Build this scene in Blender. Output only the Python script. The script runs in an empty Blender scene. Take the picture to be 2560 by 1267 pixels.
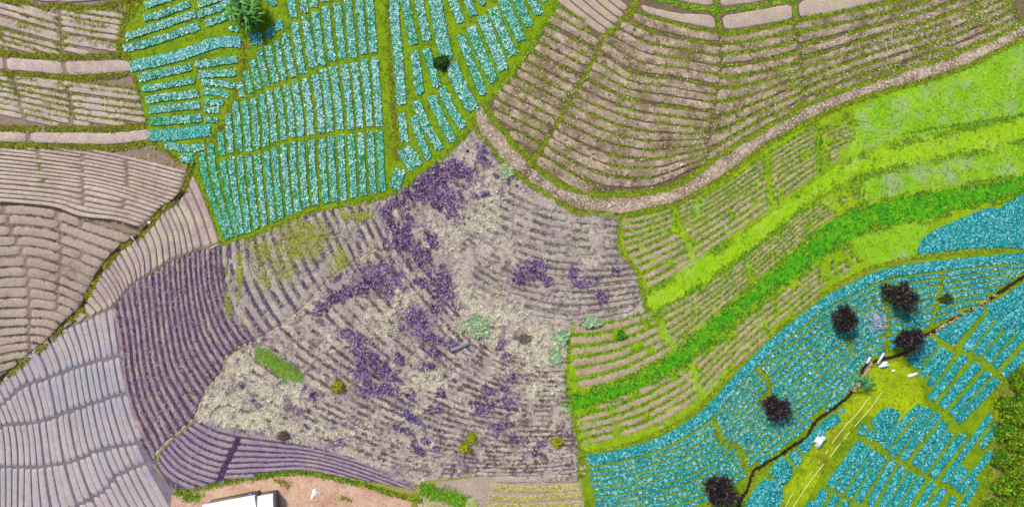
import bpy, math, random
import numpy as np
from mathutils.geometry import tessellate_polygon
from mathutils import Vector

# ------------------------------------------------------------------ camera, sky, sun, exposure
S = 0.05                      # metres per photo pixel on the ground
HCAM = 100.0
W, Hh = 2560, 1267
sc = bpy.context.scene
C = sc.collection
cd = bpy.data.cameras.new("camera"); cam = bpy.data.objects.new("camera", cd); C.objects.link(cam)
cam.location = (0, 0, HCAM); cam.rotation_euler = (0, 0, 0)
cd.sensor_width = 36; cd.lens = 36 * HCAM / (W * S); cd.clip_end = 3000; cd.clip_start = 1
sc.camera = cam
wd = bpy.data.worlds.new("World"); sc.world = wd; wd.use_nodes = True
wn = wd.node_tree.nodes; wl = wd.node_tree.links
sky = wn.new('ShaderNodeTexSky'); sky.sky_type = 'NISHITA'; sky.sun_disc = False
SUN_EL, SUN_AZ = math.radians(52), math.radians(-38)
sky.sun_elevation = SUN_EL; sky.sun_rotation = SUN_AZ; sky.air_density = 1.0; sky.dust_density = 3.0
wn['Background'].inputs[1].default_value = 0.085
wl.new(sky.outputs[0], wn['Background'].inputs[0])
sl = bpy.data.lights.new("sun", 'SUN'); sl.energy = 2.4; sl.angle = math.radians(7); sl.color = (1, .93, .82)
so = bpy.data.objects.new("sun", sl); C.objects.link(so)
so.rotation_euler = Vector((math.sin(SUN_AZ) * math.cos(SUN_EL), math.cos(SUN_AZ) * math.cos(SUN_EL), math.sin(SUN_EL))).to_track_quat('Z', 'Y').to_euler()
vs = sc.view_settings; vs.view_transform = 'Standard'; vs.look = 'None'; vs.gamma = 1; vs.use_curve_mapping = False
vs.exposure = 1.25

# ------------------------------------------------------------------ helpers
rng = np.random.default_rng(7)
random.seed(7)
KALB = 0.60
def lin(c):
    c = np.asarray(c, float) / 255.0
    return np.where(c <= .04045, c / 12.92, ((c + .055) / 1.055) ** 2.4) * KALB
def px(p, z=0.0):
    """photo pixel(s) -> ground metres; z lets a high point be set where it really stands"""
    p = np.asarray(p, float); k = (HCAM - z) / HCAM
    return np.stack([(p[..., 0] - W / 2) * S * k, (Hh / 2 - p[..., 1]) * S * k], -1)
def Z(ox, oy, pts):           # readings taken off an enlarged crop of the photograph
    return [(ox + x / 2.947, oy + y / 2.947) for x, y in pts]
_tab = {}
def vnoise(x, y, scale, seed=0):
    if seed not in _tab: _tab[seed] = np.random.default_rng(1000 + seed).random((256, 256))
    T = _tab[seed]; x = np.asarray(x) / scale; y = np.asarray(y) / scale
    xi = np.floor(x).astype(int); yi = np.floor(y).astype(int); fx = x - xi; fy = y - yi
    fx = fx * fx * (3 - 2 * fx); fy = fy * fy * (3 - 2 * fy)
    a = T[xi % 256, yi % 256]; b = T[(xi + 1) % 256, yi % 256]; c = T[xi % 256, (yi + 1) % 256]; d = T[(xi + 1) % 256, (yi + 1) % 256]
    return (a * (1 - fx) + b * fx) * (1 - fy) + (c * (1 - fx) + d * fx) * fy
def fbm(x, y, scale, seed=0):
    return vnoise(x, y, scale, seed) * .55 + vnoise(x, y, scale / 2.1, seed + 1) * .3 + vnoise(x, y, scale / 4.3, seed + 2) * .15
def smooth(P, n=None, step=None):
    """Catmull-Rom through points (photo px), resampled evenly"""
    P = np.asarray(P, float)
    if len(P) == 2:
        Q = P
    else:
        E = np.vstack([2 * P[0] - P[1], P, 2 * P[-1] - P[-2]]); out = []
        t = np.linspace(0, 1, 12, endpoint=False)[:, None]
        for i in range(len(P) - 1):
            p0, p1, p2, p3 = E[i:i + 4]
            out.append(.5 * ((2 * p1) + (p2 - p0) * t + (2 * p0 - 5 * p1 + 4 * p2 - p3) * t ** 2 + (3 * p1 - p0 - 3 * p2 + p3) * t ** 3))
        Q = np.vstack(out + [P[-1:]])
    d = np.r_[0, np.cumsum(np.hypot(*np.diff(Q, axis=0).T))]
    if n is None: n = max(2, int(d[-1] / step) + 1)
    s = np.linspace(0, d[-1], n)
    return np.stack([np.interp(s, d, Q[:, 0]), np.interp(s, d, Q[:, 1])], 1)
def inside(P, poly):
    x, y = P[..., 0], P[..., 1]; r = np.zeros(x.shape, bool); poly = np.asarray(poly, float)
    for i in range(len(poly)):
        x1, y1 = poly[i]; x2, y2 = poly[i - 1]
        if y1 == y2: continue
        r ^= ((y1 > y) != (y2 > y)) & (x < (x2 - x1) * (y - y1) / (y2 - y1) + x1)
    return r
def dist_line(P, line):
    line = np.asarray(line, float); best = np.full(P.shape[:-1], 1e9)
    for a, b in zip(line[:-1], line[1:]):
        d = b - a; t = np.clip(((P - a) @ d) / (d @ d + 1e-9), 0, 1)
        best = np.minimum(best, np.hypot(*(np.moveaxis(P - (a + t[..., None] * d), -1, 0))))
    return best

def new_mesh(name, V, F, mat, col=None, parent=None, smooth_=False, link=True):
    """V (n,3), F (m,k) same-size faces or a list of such arrays; col (n,3)"""
    me = bpy.data.meshes.new(name); Fs = F if isinstance(F, list) else [F]
    Fs = [np.asarray(f, np.int32) for f in Fs if len(f)]
    me.vertices.add(len(V)); me.vertices.foreach_set('co', np.asarray(V, np.float32).ravel())
    nl = sum(f.size for f in Fs); nf = sum(len(f) for f in Fs)
    me.loops.add(nl); me.loops.foreach_set('vertex_index', np.concatenate([f.ravel() for f in Fs]))
    tot = np.concatenate([np.full(len(f), f.shape[1], np.int32) for f in Fs])
    st = np.r_[0, np.cumsum(tot)[:-1]].astype(np.int32)
    me.polygons.add(nf); me.polygons.foreach_set('loop_start', st); me.polygons.foreach_set('loop_total', tot)
    if smooth_: me.polygons.foreach_set('use_smooth', np.ones(nf, bool))
    if col is not None:
        a = me.attributes.new('tint', 'FLOAT_COLOR', 'POINT')
        a.data.foreach_set('color', np.c_[col, np.ones(len(col))].astype(np.float32).ravel())
    me.materials.append(mat); me.update(calc_edges=True)
    o = bpy.data.objects.new(name, me); C.objects.link(o)
    if parent is not None: o.parent = parent
    return o
def tag(o, label=None, cat=None, group=None, kind=None):
    if label: o['label'] = label
    if cat: o['category'] = cat
    if group: o['group'] = group
    if kind: o['kind'] = kind
    return o
def empty(name, loc=(0, 0, 0)):
    o = bpy.data.objects.new(name, None); C.objects.link(o); o.location = loc; return o

# ------------------------------------------------------------------ materials
def mat_noise(name, cols, scales=(2.5, .5, .12), weights=(.4, .3, .3), rough=.9, bump=.35, blotch=None, blotch2=None, grain=.30, contrast=1.7):
    """cols: sRGB stops of a ramp driven by three scales of world-space noise"""
    m = bpy.data.materials.new(name); m.use_nodes = True; nt = m.node_tree; N = nt.nodes; L = nt.links
    b = N['Principled BSDF']; b.inputs['Roughness'].default_value = rough; b.inputs['Specular IOR Level'].default_value = .15
    tc = N.new('ShaderNodeTexCoord'); prev = None
    for i, (s, w) in enumerate(zip(scales, weights)):
        n = N.new('ShaderNodeTexNoise'); n.inputs['Scale'].default_value = 1 / s; n.inputs['Detail'].default_value = 3; n.inputs['Roughness'].default_value = .65
        L.new(tc.outputs['Object'], n.inputs['Vector'])
        mu = N.new('ShaderNodeMath'); mu.operation = 'MULTIPLY'; mu.inputs[1].default_value = w; L.new(n.outputs['Fac'], mu.inputs[0])
        if prev is None: prev = mu
        else:
            a = N.new('ShaderNodeMath'); a.operation = 'ADD'; L.new(prev.outputs[0], a.inputs[0]); L.new(mu.outputs[0], a.inputs[1]); prev = a
        fine = n
    mr = N.new('ShaderNodeMapRange'); mr.inputs[1].default_value = .5 - .5 / contrast / 1.6; mr.inputs[2].default_value = .5 + .5 / contrast / 1.6
    L.new(prev.outputs[0], mr.inputs[0])
    cr = N.new('ShaderNodeValToRGB'); L.new(mr.outputs[0], cr.inputs[0]); el = cr.color_ramp.elements
    for i, c in enumerate(cols):
        p = i / (len(cols) - 1)
        e = el[0] if i == 0 else (el[-1] if i == len(cols) - 1 else el.new(p))
        e.position = p; e.color = (*lin(c), 1)
    out = cr.outputs[0]
    for bl, sd in ((blotch, 3.1), (blotch2, 9.7)):
        if bl is None: continue
        c, sc_, lo, hi, amt = bl
        mp = N.new('ShaderNodeMapping'); mp.inputs['Location'].default_value = (sd * 7, sd * 3, sd); L.new(tc.outputs['Object'], mp.inputs[0])
        n = N.new('ShaderNodeTexNoise'); n.inputs['Scale'].default_value = 1 / sc_; n.inputs['Detail'].default_value = 4; L.new(mp.outputs[0], n.inputs['Vector'])
        r = N.new('ShaderNodeMapRange'); r.inputs[1].default_value = lo; r.inputs[2].default_value = hi; r.inputs[4].default_value = amt; L.new(n.outputs['Fac'], r.inputs[0])
        mx = N.new('ShaderNodeMix'); mx.data_type = 'RGBA'; mx.inputs['B'].default_value = (*lin(c), 1)
        L.new(r.outputs[0], mx.inputs['Factor']); L.new(out, mx.inputs['A']); out = mx.outputs['Result']
    # fine grain
    g = N.new('ShaderNodeTexNoise'); g.inputs['Scale'].default_value = 7.5; g.inputs['Detail'].default_value = 2; L.new(tc.outputs['Object'], g.inputs['Vector'])
    gr = N.new('ShaderNodeMapRange'); gr.inputs[1].default_value = .3; gr.inputs[2].default_value = .7; gr.inputs[3].default_value = 1 - grain; gr.inputs[4].default_value = 1 + grain; L.new(g.outputs['Fac'], gr.inputs[0])
    mm = N.new('ShaderNodeVectorMath'); mm.operation = 'SCALE'; L.new(out, mm.inputs[0]); L.new(gr.outputs[0], mm.inputs['Scale'])
    L.new(mm.outputs[0], b.inputs['Base Color'])
    if bump:
        bp = N.new('ShaderNodeBump'); bp.inputs['Strength'].default_value = bump; bp.inputs['Distance'].default_value = .12
        L.new(fine.outputs['Fac'], bp.inputs['Height']); L.new(bp.outputs[0], b.inputs['Normal'])
    return m
def mat_tint(name, rough=.7, spec=.2, var=.25, transl=0):
    m = bpy.data.materials.new(name); m.use_nodes = True; nt = m.node_tree; N = nt.nodes; L = nt.links
    b = N['Principled BSDF']; b.inputs['Roughness'].default_value = rough; b.inputs['Specular IOR Level'].default_value = spec
    at = N.new('ShaderNodeAttribute'); at.attribute_name = 'tint'
    tc = N.new('ShaderNodeTexCoord'); n = N.new('ShaderNodeTexNoise'); n.inputs['Scale'].default_value = 5; L.new(tc.outputs['Object'], n.inputs['Vector'])
    r = N.new('ShaderNodeMapRange'); r.inputs[1].default_value = .3; r.inputs[2].default_value = .7; r.inputs[3].default_value = 1 - var; r.inputs[4].default_value = 1 + var; L.new(n.outputs['Fac'], r.inputs[0])
    mm = N.new('ShaderNodeVectorMath'); mm.operation = 'SCALE'; L.new(at.outputs['Color'], mm.inputs[0]); L.new(r.outputs[0], mm.inputs['Scale'])
    L.new(mm.outputs[0], b.inputs['Base Color'])
    return m
M_leaf = mat_tint('leaf'); M_cab = mat_tint('cabbage_leaf', .5, .3, .12); M_stone = mat_tint('stone', .85, .2, .2)

M_ground = mat_noise('ground_mix', [(95, 90, 40), (130, 140, 30), (150, 140, 90), (120, 140, 20)], (6, 1.2, .3))
SOIL = [(128, 112, 104), (164, 148, 140), (182, 166, 158), (196, 182, 174)]
M_soilL = mat_noise('pale_pinkish_soil', SOIL, (5, .9, .2), blotch=((190, 176, 150), 4, .5, .7, .5))
M_furL = mat_noise('furrow_soil_shaded', [(108, 92, 82), (136, 118, 108), (146, 132, 108)], (2, .5, .15))  # moist soil tone with furrow shade painted in, darker than the beds
M_soilC = mat_noise('brown_terrace_soil', [(120, 106, 100), (150, 134, 126), (164, 150, 138), (174, 160, 148)], (7, .8, .2), blotch=((150, 150, 115), 6, .5, .7, .6))
M_soilD = mat_noise('pale_strip_soil', [(140, 122, 122), (164, 148, 146), (180, 166, 164)], (5, .8, .2), blotch=((186, 180, 150), 3, .5, .68, .7))
M_soilE = mat_noise('lavender_grey_soil', [(148, 137, 139), (164, 153, 155), (176, 165, 167), (186, 176, 177)], (7, .9, .2), blotch=((140, 150, 160), 7, .48, .68, .5), blotch2=((146, 126, 176), 5, .54, .72, .5), grain=.22)
M_furE = mat_noise('lavender_furrow_shaded', [(94, 86, 98), (116, 108, 120), (130, 124, 134)], (2, .5, .15))  # darker lavender soil, furrow shade included in the colour
M_soilI = mat_noise('stony_brown_soil', [(90, 74, 60), (130, 112, 96), (162, 144, 126), (186, 168, 150), (210, 194, 172)], (2.2, .7, .16), (.3, .4, .3), blotch=((112, 98, 72), 3.0, .46, .66, .8), grain=.32, bump=.6)
M_furI = mat_noise('brown_furrow_shaded', [(78, 66, 52), (108, 94, 74), (122, 112, 66)], (2, .5, .15))  # darker brown soil, furrow shade included in the colour
M_soilJ = mat_noise('bare_plot_soil', [(150, 134, 126), (170, 154, 144), (186, 172, 158)], (3, .6, .15), blotch=((172, 168, 110), 2.5, .52, .7, .5))
M_soilK = mat_noise('strip_soil', [(138, 118, 98), (166, 146, 128), (186, 166, 148)], (2, .5, .14), blotch=((150, 160, 60), 1.4, .5, .7, .6), grain=.3)
M_grassK = mat_noise('yellow_green_grass', [(84, 120, 10), (114, 150, 10), (138, 170, 14), (150, 176, 50)], (4, .8, .2), blotch=((150, 175, 110), 5, .55, .72, .55))
M_grassT = mat_noise('field_grass', [(64, 88, 4), (94, 124, 6), (124, 152, 6), (70, 134, 12)], (2.5, .6, .18))
M_grassC = mat_noise('clearing_grass', [(92, 112, 4), (128, 152, 6), (154, 176, 8), (170, 186, 24)], (2.5, .6, .18), blotch=((96, 92, 20), 2.5, .54, .7, .7))
M_grassB = mat_noise('bright_grass', [(96, 146, 6), (124, 172, 8), (144, 186, 14), (160, 192, 44)], (3, .8, .2), blotch=((164, 182, 80), 3, .5, .7, .55))
M_grassP = mat_noise('meadow_grass', [(86, 140, 10), (114, 168, 12), (134, 180, 36), (152, 178, 84)], (3, .8, .2), blotch=((146, 160, 124), 2.6, .5, .68, .7), grain=.34)
M_grassD = mat_noise('dark_grass', [(24, 100, 6), (50, 140, 8), (92, 165, 6), (125, 180, 6)], (2.5, .6, .18))
M_wild = mat_noise('dry_grass_soil', [(118, 104, 100), (154, 142, 136), (182, 172, 162), (206, 198, 184)], (3, .6, .16), blotch=((140, 118, 144), 3.5, .5, .68, .5), grain=.32, bump=.6)
M_wildR = mat_noise('grey_dry_rows', [(110, 100, 98), (144, 134, 130), (168, 160, 152), (188, 182, 168)], (3, .6, .16), blotch=((180, 172, 90), 3, .58, .72, .5), grain=.32, bump=.6)
M_purp = mat_noise('mauve_soil', [(92, 74, 86), (128, 108, 120), (160, 142, 148), (186, 172, 168)], (2.2, .5, .14), (.3, .35, .35), blotch=((160, 150, 128), 3, .52, .7, .6), grain=.35, bump=.6)
M_furP = mat_noise('purple_furrow', [(66, 50, 68), (92, 74, 94), (118, 100, 116)], (1.5, .4, .12), grain=.35)
M_path = mat_noise('trodden_path', [(150, 142, 122), (176, 168, 146), (194, 188, 162)], (2, .5, .14))
M_yard = mat_noise('tan_yard_soil', [(146, 110, 90), (180, 144, 122), (200, 166, 144), (216, 188, 164)], (3, .6, .15), blotch=((200, 180, 150), 2, .5, .7, .6), blotch2=((150, 112, 84), 2.4, .56, .74, .45))
M_mound = mat_noise('bed_soil', [(0, 84, 40), (20, 116, 60), (46, 132, 60), (70, 130, 30)], (1.2, .4, .12))
M_moundR = mat_noise('bed_soil_right', [(0, 92, 100), (8, 120, 126), (20, 136, 112), (60, 150, 60)], (1.2, .4, .12))

M_ditch = mat_noise('wet_ditch_soil', [(30, 22, 14), (58, 44, 28), (84, 66, 44)], (1, .3, .1), bump=.8)

# ------------------------------------------------------------------ sheets, ribbons
def sheet(name, poly, mat, z, jit=2.5, step=7, kind='structure', seed=0, smooth_=True):
    P = np.asarray(poly, float)
    if smooth_: Q = smooth(np.vstack([P, P[:1]]), step=step)[:-1]
    else:
        Q = []
        for a, b in zip(P, np.roll(P, -1, 0)):
            n = max(1, int(np.hypot(*(b - a)) / step)); t = np.linspace(0, 1, n, endpoint=False)[:, None]; Q.append(a + (b - a) * t)
        Q = np.vstack(Q)
    Q[:, 0] += (fbm(Q[:, 0], Q[:, 1], 18, seed) - .5) * 2.2 * jit; Q[:, 1] += (fbm(Q[:, 0], Q[:, 1], 18, seed + 5) - .5) * 2.2 * jit
    G = px(Q); V = np.c_[G, np.full(len(G), z)]
    tri = tessellate_polygon([[Vector((x, y, 0)) for x, y in G]])
    o = new_mesh(name, V, np.array(tri), mat)
    if kind: o['kind'] = kind
    return o
PROF = np.array([[0, 0], [.04, .8], [.12, .98], [.5, 1], [.88, .98], [.96, .8], [1, 0]])
def ribbon_piece(A, B, h, wob=1.0, seed=0, z0=0.0, prof=PROF, taper=2):
    """A,B: edge polylines (px) -> verts,faces of one mound"""
    n = len(A); k = len(prof)
    D = B - A; wid = np.hypot(*D.T)[:, None] + 1e-6
    T = np.gradient((A + B) / 2, axis=0); T /= np.hypot(*T.T)[:, None] + 1e-6
    na = (fbm(A[:, 0], A[:, 1], 11, seed) - .5)[:, None] * 2 * wob; nb = (fbm(B[:, 0], B[:, 1], 11, seed + 3) - .5)[:, None] * 2 * wob
    A = A + D / wid * na; B = B + D / wid * nb
    hh = np.full(n, h); e = np.ones(n)
    for i in range(min(taper, n // 2)):
        f = (i + .35) / (taper + .35); hh[i] *= f ** .5; hh[-1 - i] *= f ** .5; e[i] = .62 + .38 * f; e[-1 - i] = .62 + .38 * f
    M = (A + B) / 2; P = M[:, None, :] + ((B - A)[:, None, :] * (prof[None, :, 0:1] - .5)) * e[:, None, None]
    G = px(P); zz = z0 + hh[:, None] * prof[None, :, 1]
    zz = zz + (prof[None, :, 1] > .1) * (fbm(P[..., 0], P[..., 1], 9, 21) - .5) * h * .35
    V = np.concatenate([G, zz[..., None]], 2).reshape(-1, 3)
    idx = np.arange(n * k).reshape(n, k)
    F = np.stack([idx[:-1, :-1], idx[1:, :-1], idx[1:, 1:], idx[:-1, 1:]], -1).reshape(-1, 4)
    return V, F
def family(guides, counts, poly=None, cuts=(), gap=.12, step=5.0, drop=None, minlen=3, npts=None, dj=0.0, endshrink=0):
    """rows interpolated between guide curves, clipped to poly and by cut lines; yields (row, piece, A, B); also furrow centre lines"""
    L = max(np.hypot(*np.diff(np.asarray(g, float), axis=0).T).sum() for g in guides)
    n = npts or max(4, int(L / step)); gs = [smooth(g, n=n) for g in guides]
    pieces = []; furrows = []; row = 0
    for a, b, c in zip(gs[:-1], gs[1:], counts):
        for i in range(c):
            j0 = (rng.random() - .5) * dj
            A = a + (b - a) * (i + gap / 2 + j0) / c; B = a + (b - a) * (i + 1 - gap / 2 + j0) / c; M = (A + B) / 2
            ok = np.ones(n, bool)
            if poly is not None: ok &= inside(M, poly)
            for line, w in cuts:
                ok &= dist_line(M, smooth(line, step=12)) > w / 2
            if drop is not None: ok &= ~drop(M)
            E = a + (b - a) * (i + j0) / c; furrows.append(E[ok])
            k = 0; s = None
            for q in range(n + 1):
                on = q < n and ok[q]
                if on and s is None: s = q
                if not on and s is not None:
                    if q - s >= minlen: pieces.append((row, k, A[s:q], B[s:q])); k += 1
                    s = None
            row += 1
    return pieces, furrows
def field_mesh(name, pieces, mat, h, wob=1.0, seed=0, label=None, z0=0.0, taper=2):
    Vs, Fs, o = [], [], 0
    for i, (r, k, A, B) in enumerate(pieces):
        V, F = ribbon_piece(A, B, h, wob, seed + (i * 7) % 50, z0, taper=taper); Vs.append(V); Fs.append(F + o); o += len(V)
    ob = new_mesh(name, np.vstack(Vs), np.vstack(Fs), mat); ob['kind'] = 'structure'
    return ob

# ------------------------------------------------------------------ leaf clumps (small plants, also painted furrow shade)
def clumps(P, size, cols, nl=6, width=.35, lift=.35, droop=.0, z=0.0, jit=.25, thin=False, spread=1.0):
    """P (n,2) photo px; returns V,F,col of n clumps of nl leaves"""
    n = len(P)
    if n == 0: return np.zeros((0, 3)), np.zeros((0, 4), int), np.zeros((0, 3))
    size = np.broadcast_to(size, (n,)) * rng.uniform(.7, 1.3, n); z = np.broadcast_to(z, (n,))
    G = px(P); a0 = rng.uniform(0, 6.283, n)[:, None] + np.arange(nl)[None] * 6.283 / nl + rng.normal(0, .25, (n, nl))
    L = size[:, None] * rng.uniform(.65, 1.15, (n, nl)); up = lift * rng.uniform(.3, 1.4, (n, nl))
    d = np.stack([np.cos(a0), np.sin(a0)], -1); s = np.stack([-np.sin(a0), np.cos(a0)], -1)
    w = (width * rng.uniform(.7, 1.2, (n, nl)))[..., None] * L[..., None]
    base = G[:, None, :] + d * L[..., None] * .06 * spread
    mid = G[:, None, :] + d * L[..., None] * .55; tip = G[:, None, :] + d * L[..., None]
    zb = z[:, None] + 0 * L; zm = z[:, None] + L * up; zt = z[:, None] + L * up * (1.15 - droop)
    V = np.stack([np.concatenate([base, (zb + .01)[..., None]], -1), np.concatenate([mid - s * w / 2, zm[..., None]], -1),
                  np.concatenate([tip, zt[..., None]], -1), np.concatenate([mid + s * w / 2, zm[..., None]], -1)], 2)
    cols = np.array([lin(c) for c in cols]); ci = rng.integers(0, len(cols), n)
    cc = cols[ci][:, None, :] * rng.uniform(1 - jit, 1 + jit, (n, nl, 1))
    alt = rng.random((n, nl)) < .3; cc = np.where(alt[..., None], cols[rng.integers(0, len(cols), (n, nl))], cc)
    cc = np.repeat(cc[:, :, None, :], 4, 2)
    return V.reshape(-1, 3), np.arange(n * nl * 4).reshape(-1, 4), cc.reshape(-1, 3)
class Bag:
    def __init__(s): s.V, s.F, s.C, s.o = [], [], [], 0
    def add(s, t):
        V, F, c = t
        if len(V): s.V.append(V); s.F.append(F + s.o); s.C.append(c); s.o += len(V)
        return s
    def build(s, name, mat=None, parent=None):
        return new_mesh(name, np.vstack(s.V), np.vstack(s.F), mat or M_leaf, np.vstack(s.C), parent)
def scatter_poly(poly, dens, thr=None, scale=20, seed=0, power=None):
    """dens: points per 100x100 px"""
    P = np.asarray(poly, float); lo = P.min(0); hi = P.max(0); n = int(np.prod(hi - lo) / 1e4 * dens)
    Q = lo + rng.random((n, 2)) * (hi - lo); Q = Q[inside(Q, smooth(np.vstack([P, P[:1]]), step=15))]
    if thr is not None: Q = Q[fbm(Q[:, 0], Q[:, 1], scale, seed) + rng.normal(0, .05, len(Q)) > thr]
    return Q
def scatter_line(line, w, dens, thr=None, scale=20, seed=0):
    """dens: points per px of length"""
    Q = smooth(line, step=3) if len(line) > 1 else np.asarray(line); n = int(len(Q) * 3 * dens)
    i = rng.integers(0, len(Q), n); P = Q[i] + rng.normal(0, w / 2.4, (n, 2)) + rng.uniform(-2, 2, (n, 2))
    if thr is not None: P = P[fbm(P[:, 0], P[:, 1], scale, seed) + rng.normal(0, .05, len(P)) > thr]
    return P
def scatter_furrows(furs, dens, w, thr, scale=24, seed=0):
    Q = np.vstack([f for f in furs if len(f)]); n = int(len(Q) * dens); i = rng.integers(0, len(Q), n)
    P = Q[i] + rng.normal(0, w / 2, (n, 2)) + rng.uniform(-2.5, 2.5, (n, 2))
    return P[fbm(P[:, 0], P[:, 1], scale, seed) + rng.normal(0, .04, n) > thr]

YG = [(120, 138, 4), (150, 160, 8), (96, 118, 6), (170, 172, 20), (84, 92, 10)]
YG2 = [(104, 150, 4), (140, 178, 6), (84, 132, 8), (168, 190, 20), (60, 112, 10)]
OLIVE = [(88, 84, 20), (112, 104, 30), (70, 62, 26), (134, 126, 20), (96, 78, 40)]
DG = [(16, 104, 10), (40, 140, 20), (70, 160, 10), (10, 84, 20), (150, 190, 10)]
PURP = [(72, 42, 92), (96, 60, 116), (130, 90, 150), (40, 22, 58), (154, 120, 166)]
PURPL = [(134, 104, 158), (160, 134, 180), (108, 78, 134), (176, 156, 186)]
BEIGE = [(196, 188, 158), (216, 210, 180), (168, 156, 130), (228, 222, 190), (140, 126, 110)]
SPECK = [(226, 216, 206), (205, 190, 176), (238, 232, 222)]

ground = new_mesh('ground', np.array([[-1500, -1500, 0], [1500, -1500, 0], [1500, 1500, 0], [-1500, 1500, 0]], float), np.array([[0, 1, 2, 3]]), M_ground); ground['kind'] = 'structure'

ZB = .012     # base sheets, every overlap 6 mm apart
# ================================================================== LEFT SOIL FIELDS
DITCH1 = [(482, 400), (470, 430), (462, 470), (440, 498), (400, 525), (372, 560), (345, 590), (310, 610), (280, 640), (245, 685), (222, 730), (203, 770), (160, 808), (130, 845), (75, 885), (35, 920), (-40, 985)]
LB = [(-60, -60), (365, -60), (350, 0), (310, 60), (300, 130), (330, 180), (355, 250), (372, 340), (400, 365), (470, 425), (462, 470), (400, 525), (345, 590), (245, 685), (203, 770), (130, 845), (35, 920), (-60, 1000)]
sheet('field', LB, M_furL, ZB, 1, smooth_=False)
weeds_shadeL = Bag(); specks = Bag()
cutsV1 = [([(145, -40), (150, 60), (160, 145), (165, 200), (180, 270), (182, 320), (190, 370), (205, 440), (212, 510)], 4.5), ([(-5, 60), (10, 150), (42, 220), (60, 300), (75, 360)], 4)]
HEDGE_L = [[(-40, -8), (60, 8), (110, 20), (145, 18)], [(145, 14), (230, 20), (300, 8), (345, -5)], [(-40, 126), (30, 136), (100, 140), (160, 143), (230, 143), (300, 138)],
           [(-40, 182), (60, 185), (165, 196), (240, 193), (320, 186)], [(-40, 318), (60, 322), (180, 322), (280, 322), (360, 312)], [(-40, 358), (60, 364), (190, 368), (280, 370), (365, 358)]]
allf = []
def diag(topl, botl, n, d0, d1):
    """diagonal furrow family between two hedge lines: rows from upper left to lower right, clipped"""
    poly = list(topl) + list(reversed(botl))
    return poly
def addfield(guides, counts, poly, cuts, mat, h, gap, wob=.8, seed=0, weeds=None, **kw):
    pc, fu = family(guides, counts, poly, cuts, gap, **kw)
    field_mesh('field', pc, mat, h, wob, seed)
    return fu
# terrace 1: y 20..130, furrows fall to the right
f = addfield([[(-150, -80), (40, -30), (180, 12), (320, 35)], [(-150, 20), (0, 55), (150, 95), (320, 125)], [(-150, 100), (0, 130), (150, 170), (320, 210)]], [6, 5],
             [(-60, 2), (60, 15), (145, 24), (230, 26), (300, 18), (335, 5), (305, 60), (298, 134), (200, 137), (100, 133), (30, 128), (-60, 122)], cutsV1, M_soilL, .17, .14, dj=.45)
weeds_shadeL.add(clumps(scatter_furrows(f, 4.5, 3.5, .44, 30, 1), .2, YG + OLIVE[:2], 6, z=.12))
f = addfield([[(-150, -55), (60, -30), (340, -20)], [(-150, -14), (0, -12), (145, 8), (340, -6)]], [2], [(-60, -60), (350, -60), (345, -5), (300, 5), (145, 11), (60, 0), (-60, -14)], cutsV1, M_soilL, .18, .08)
addfield([[(-60, 136), (100, 149), (200, 152), (320, 150)], [(-60, 178), (60, 180), (165, 190), (240, 188), (340, 180)]], [1], [(-60, 100), (325, 148), (340, 182), (330, 260), (-60, 260)], cutsV1, M_soilL, .18, .05)
f = addfield([[(-150, 150), (40, 185), (180, 200), (370, 225)], [(-150, 205), (0, 225), (180, 265), (370, 290)], [(-150, 270), (0, 290), (180, 330), (370, 360)]], [4, 4],
             [(-60, 188), (60, 192), (165, 202), (240, 200), (335, 192), (368, 308), (280, 314), (60, 314), (-60, 310)], cutsV1, M_soilL, .17, .14, dj=.45)
weeds_shadeL.add(clumps(scatter_furrows(f, 4.5, 3.5, .45, 30, 4), .2, YG + OLIVE[:2], 6, z=.12))
addfield([[(-60, 326), (60, 330), (180, 331), (280, 331), (375, 322)], [(-60, 354), (60, 358), (190, 362), (280, 363), (375, 352)]], [1], None, cutsV1, M_soilL, .18, .06)
for hl in HEDGE_L: weeds_shadeL.add(clumps(scatter_line(hl, 9, 2.2, .33, 22, 9), .24, YG + OLIVE[:2], 6, z=.1))
weeds_shadeL.add(clumps(scatter_line([(350, -10), (315, 40), (298, 80), (300, 130), (330, 165)], 14, 2.2), .28, YG, 6))
weeds_shadeL.add(clumps(scatter_line([(350, 0), (335, 30), (312, 60), (308, 110), (325, 160), (340, 210), (352, 280), (370, 350), (415, 378), (450, 405)], 7, 1.0), .26, YG, 6))
# fan of fine furrows
bB = [(-60, 366), (60, 370), (190, 374), (280, 376), (370, 366), (420, 385), (470, 425), (455, 465), (440, 498), (398, 522), (370, 553), (345, 565), (290, 548), (200, 538), (130, 514), (0, 503), (-60, 500)]
f = addfield([[(-80, 330), (100, 352), (280, 382), (480, 430)], [(-80, 430), (100, 446), (260, 470), (420, 520)], [(-80, 500), (0, 506), (130, 518), (200, 542), (290, 552), (350, 570)]], [10, 6],
             bB, [([(95, 360), (100, 420), (115, 480)], 3), ([(205, 370), (207, 450), (208, 520)], 3), ([(315, 400), (318, 460), (308, 520)], 3)], M_soilL, .17, .2, wob=.6, dj=.15)
weeds_shadeL.add(clumps(scatter_furrows(f, 1.3, 3, .56, 40, 14), .17, YG + OLIVE, 6))
specks.add(clumps(scatter_poly(bB, 12, .5, 40, 3), .09, SPECK, 4, .8, .2, z=.22))
weeds_shadeL.add(clumps(scatter_line([(95, 400), (98, 430), (112, 470)], 9, 1.0), .2, YG, 6)); weeds_shadeL.add(clumps(scatter_line([(350, 385), (420, 420), (435, 460)], 22, 1.0, .5), .2, YG, 6))
weeds_shadeL.add(clumps(scatter_line([(-20, 507), (130, 518), (200, 541), (290, 552), (345, 570)], 5, 1.3), .2, [(60, 50, 44), (78, 66, 56), (96, 84, 60)], 6))
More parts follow.
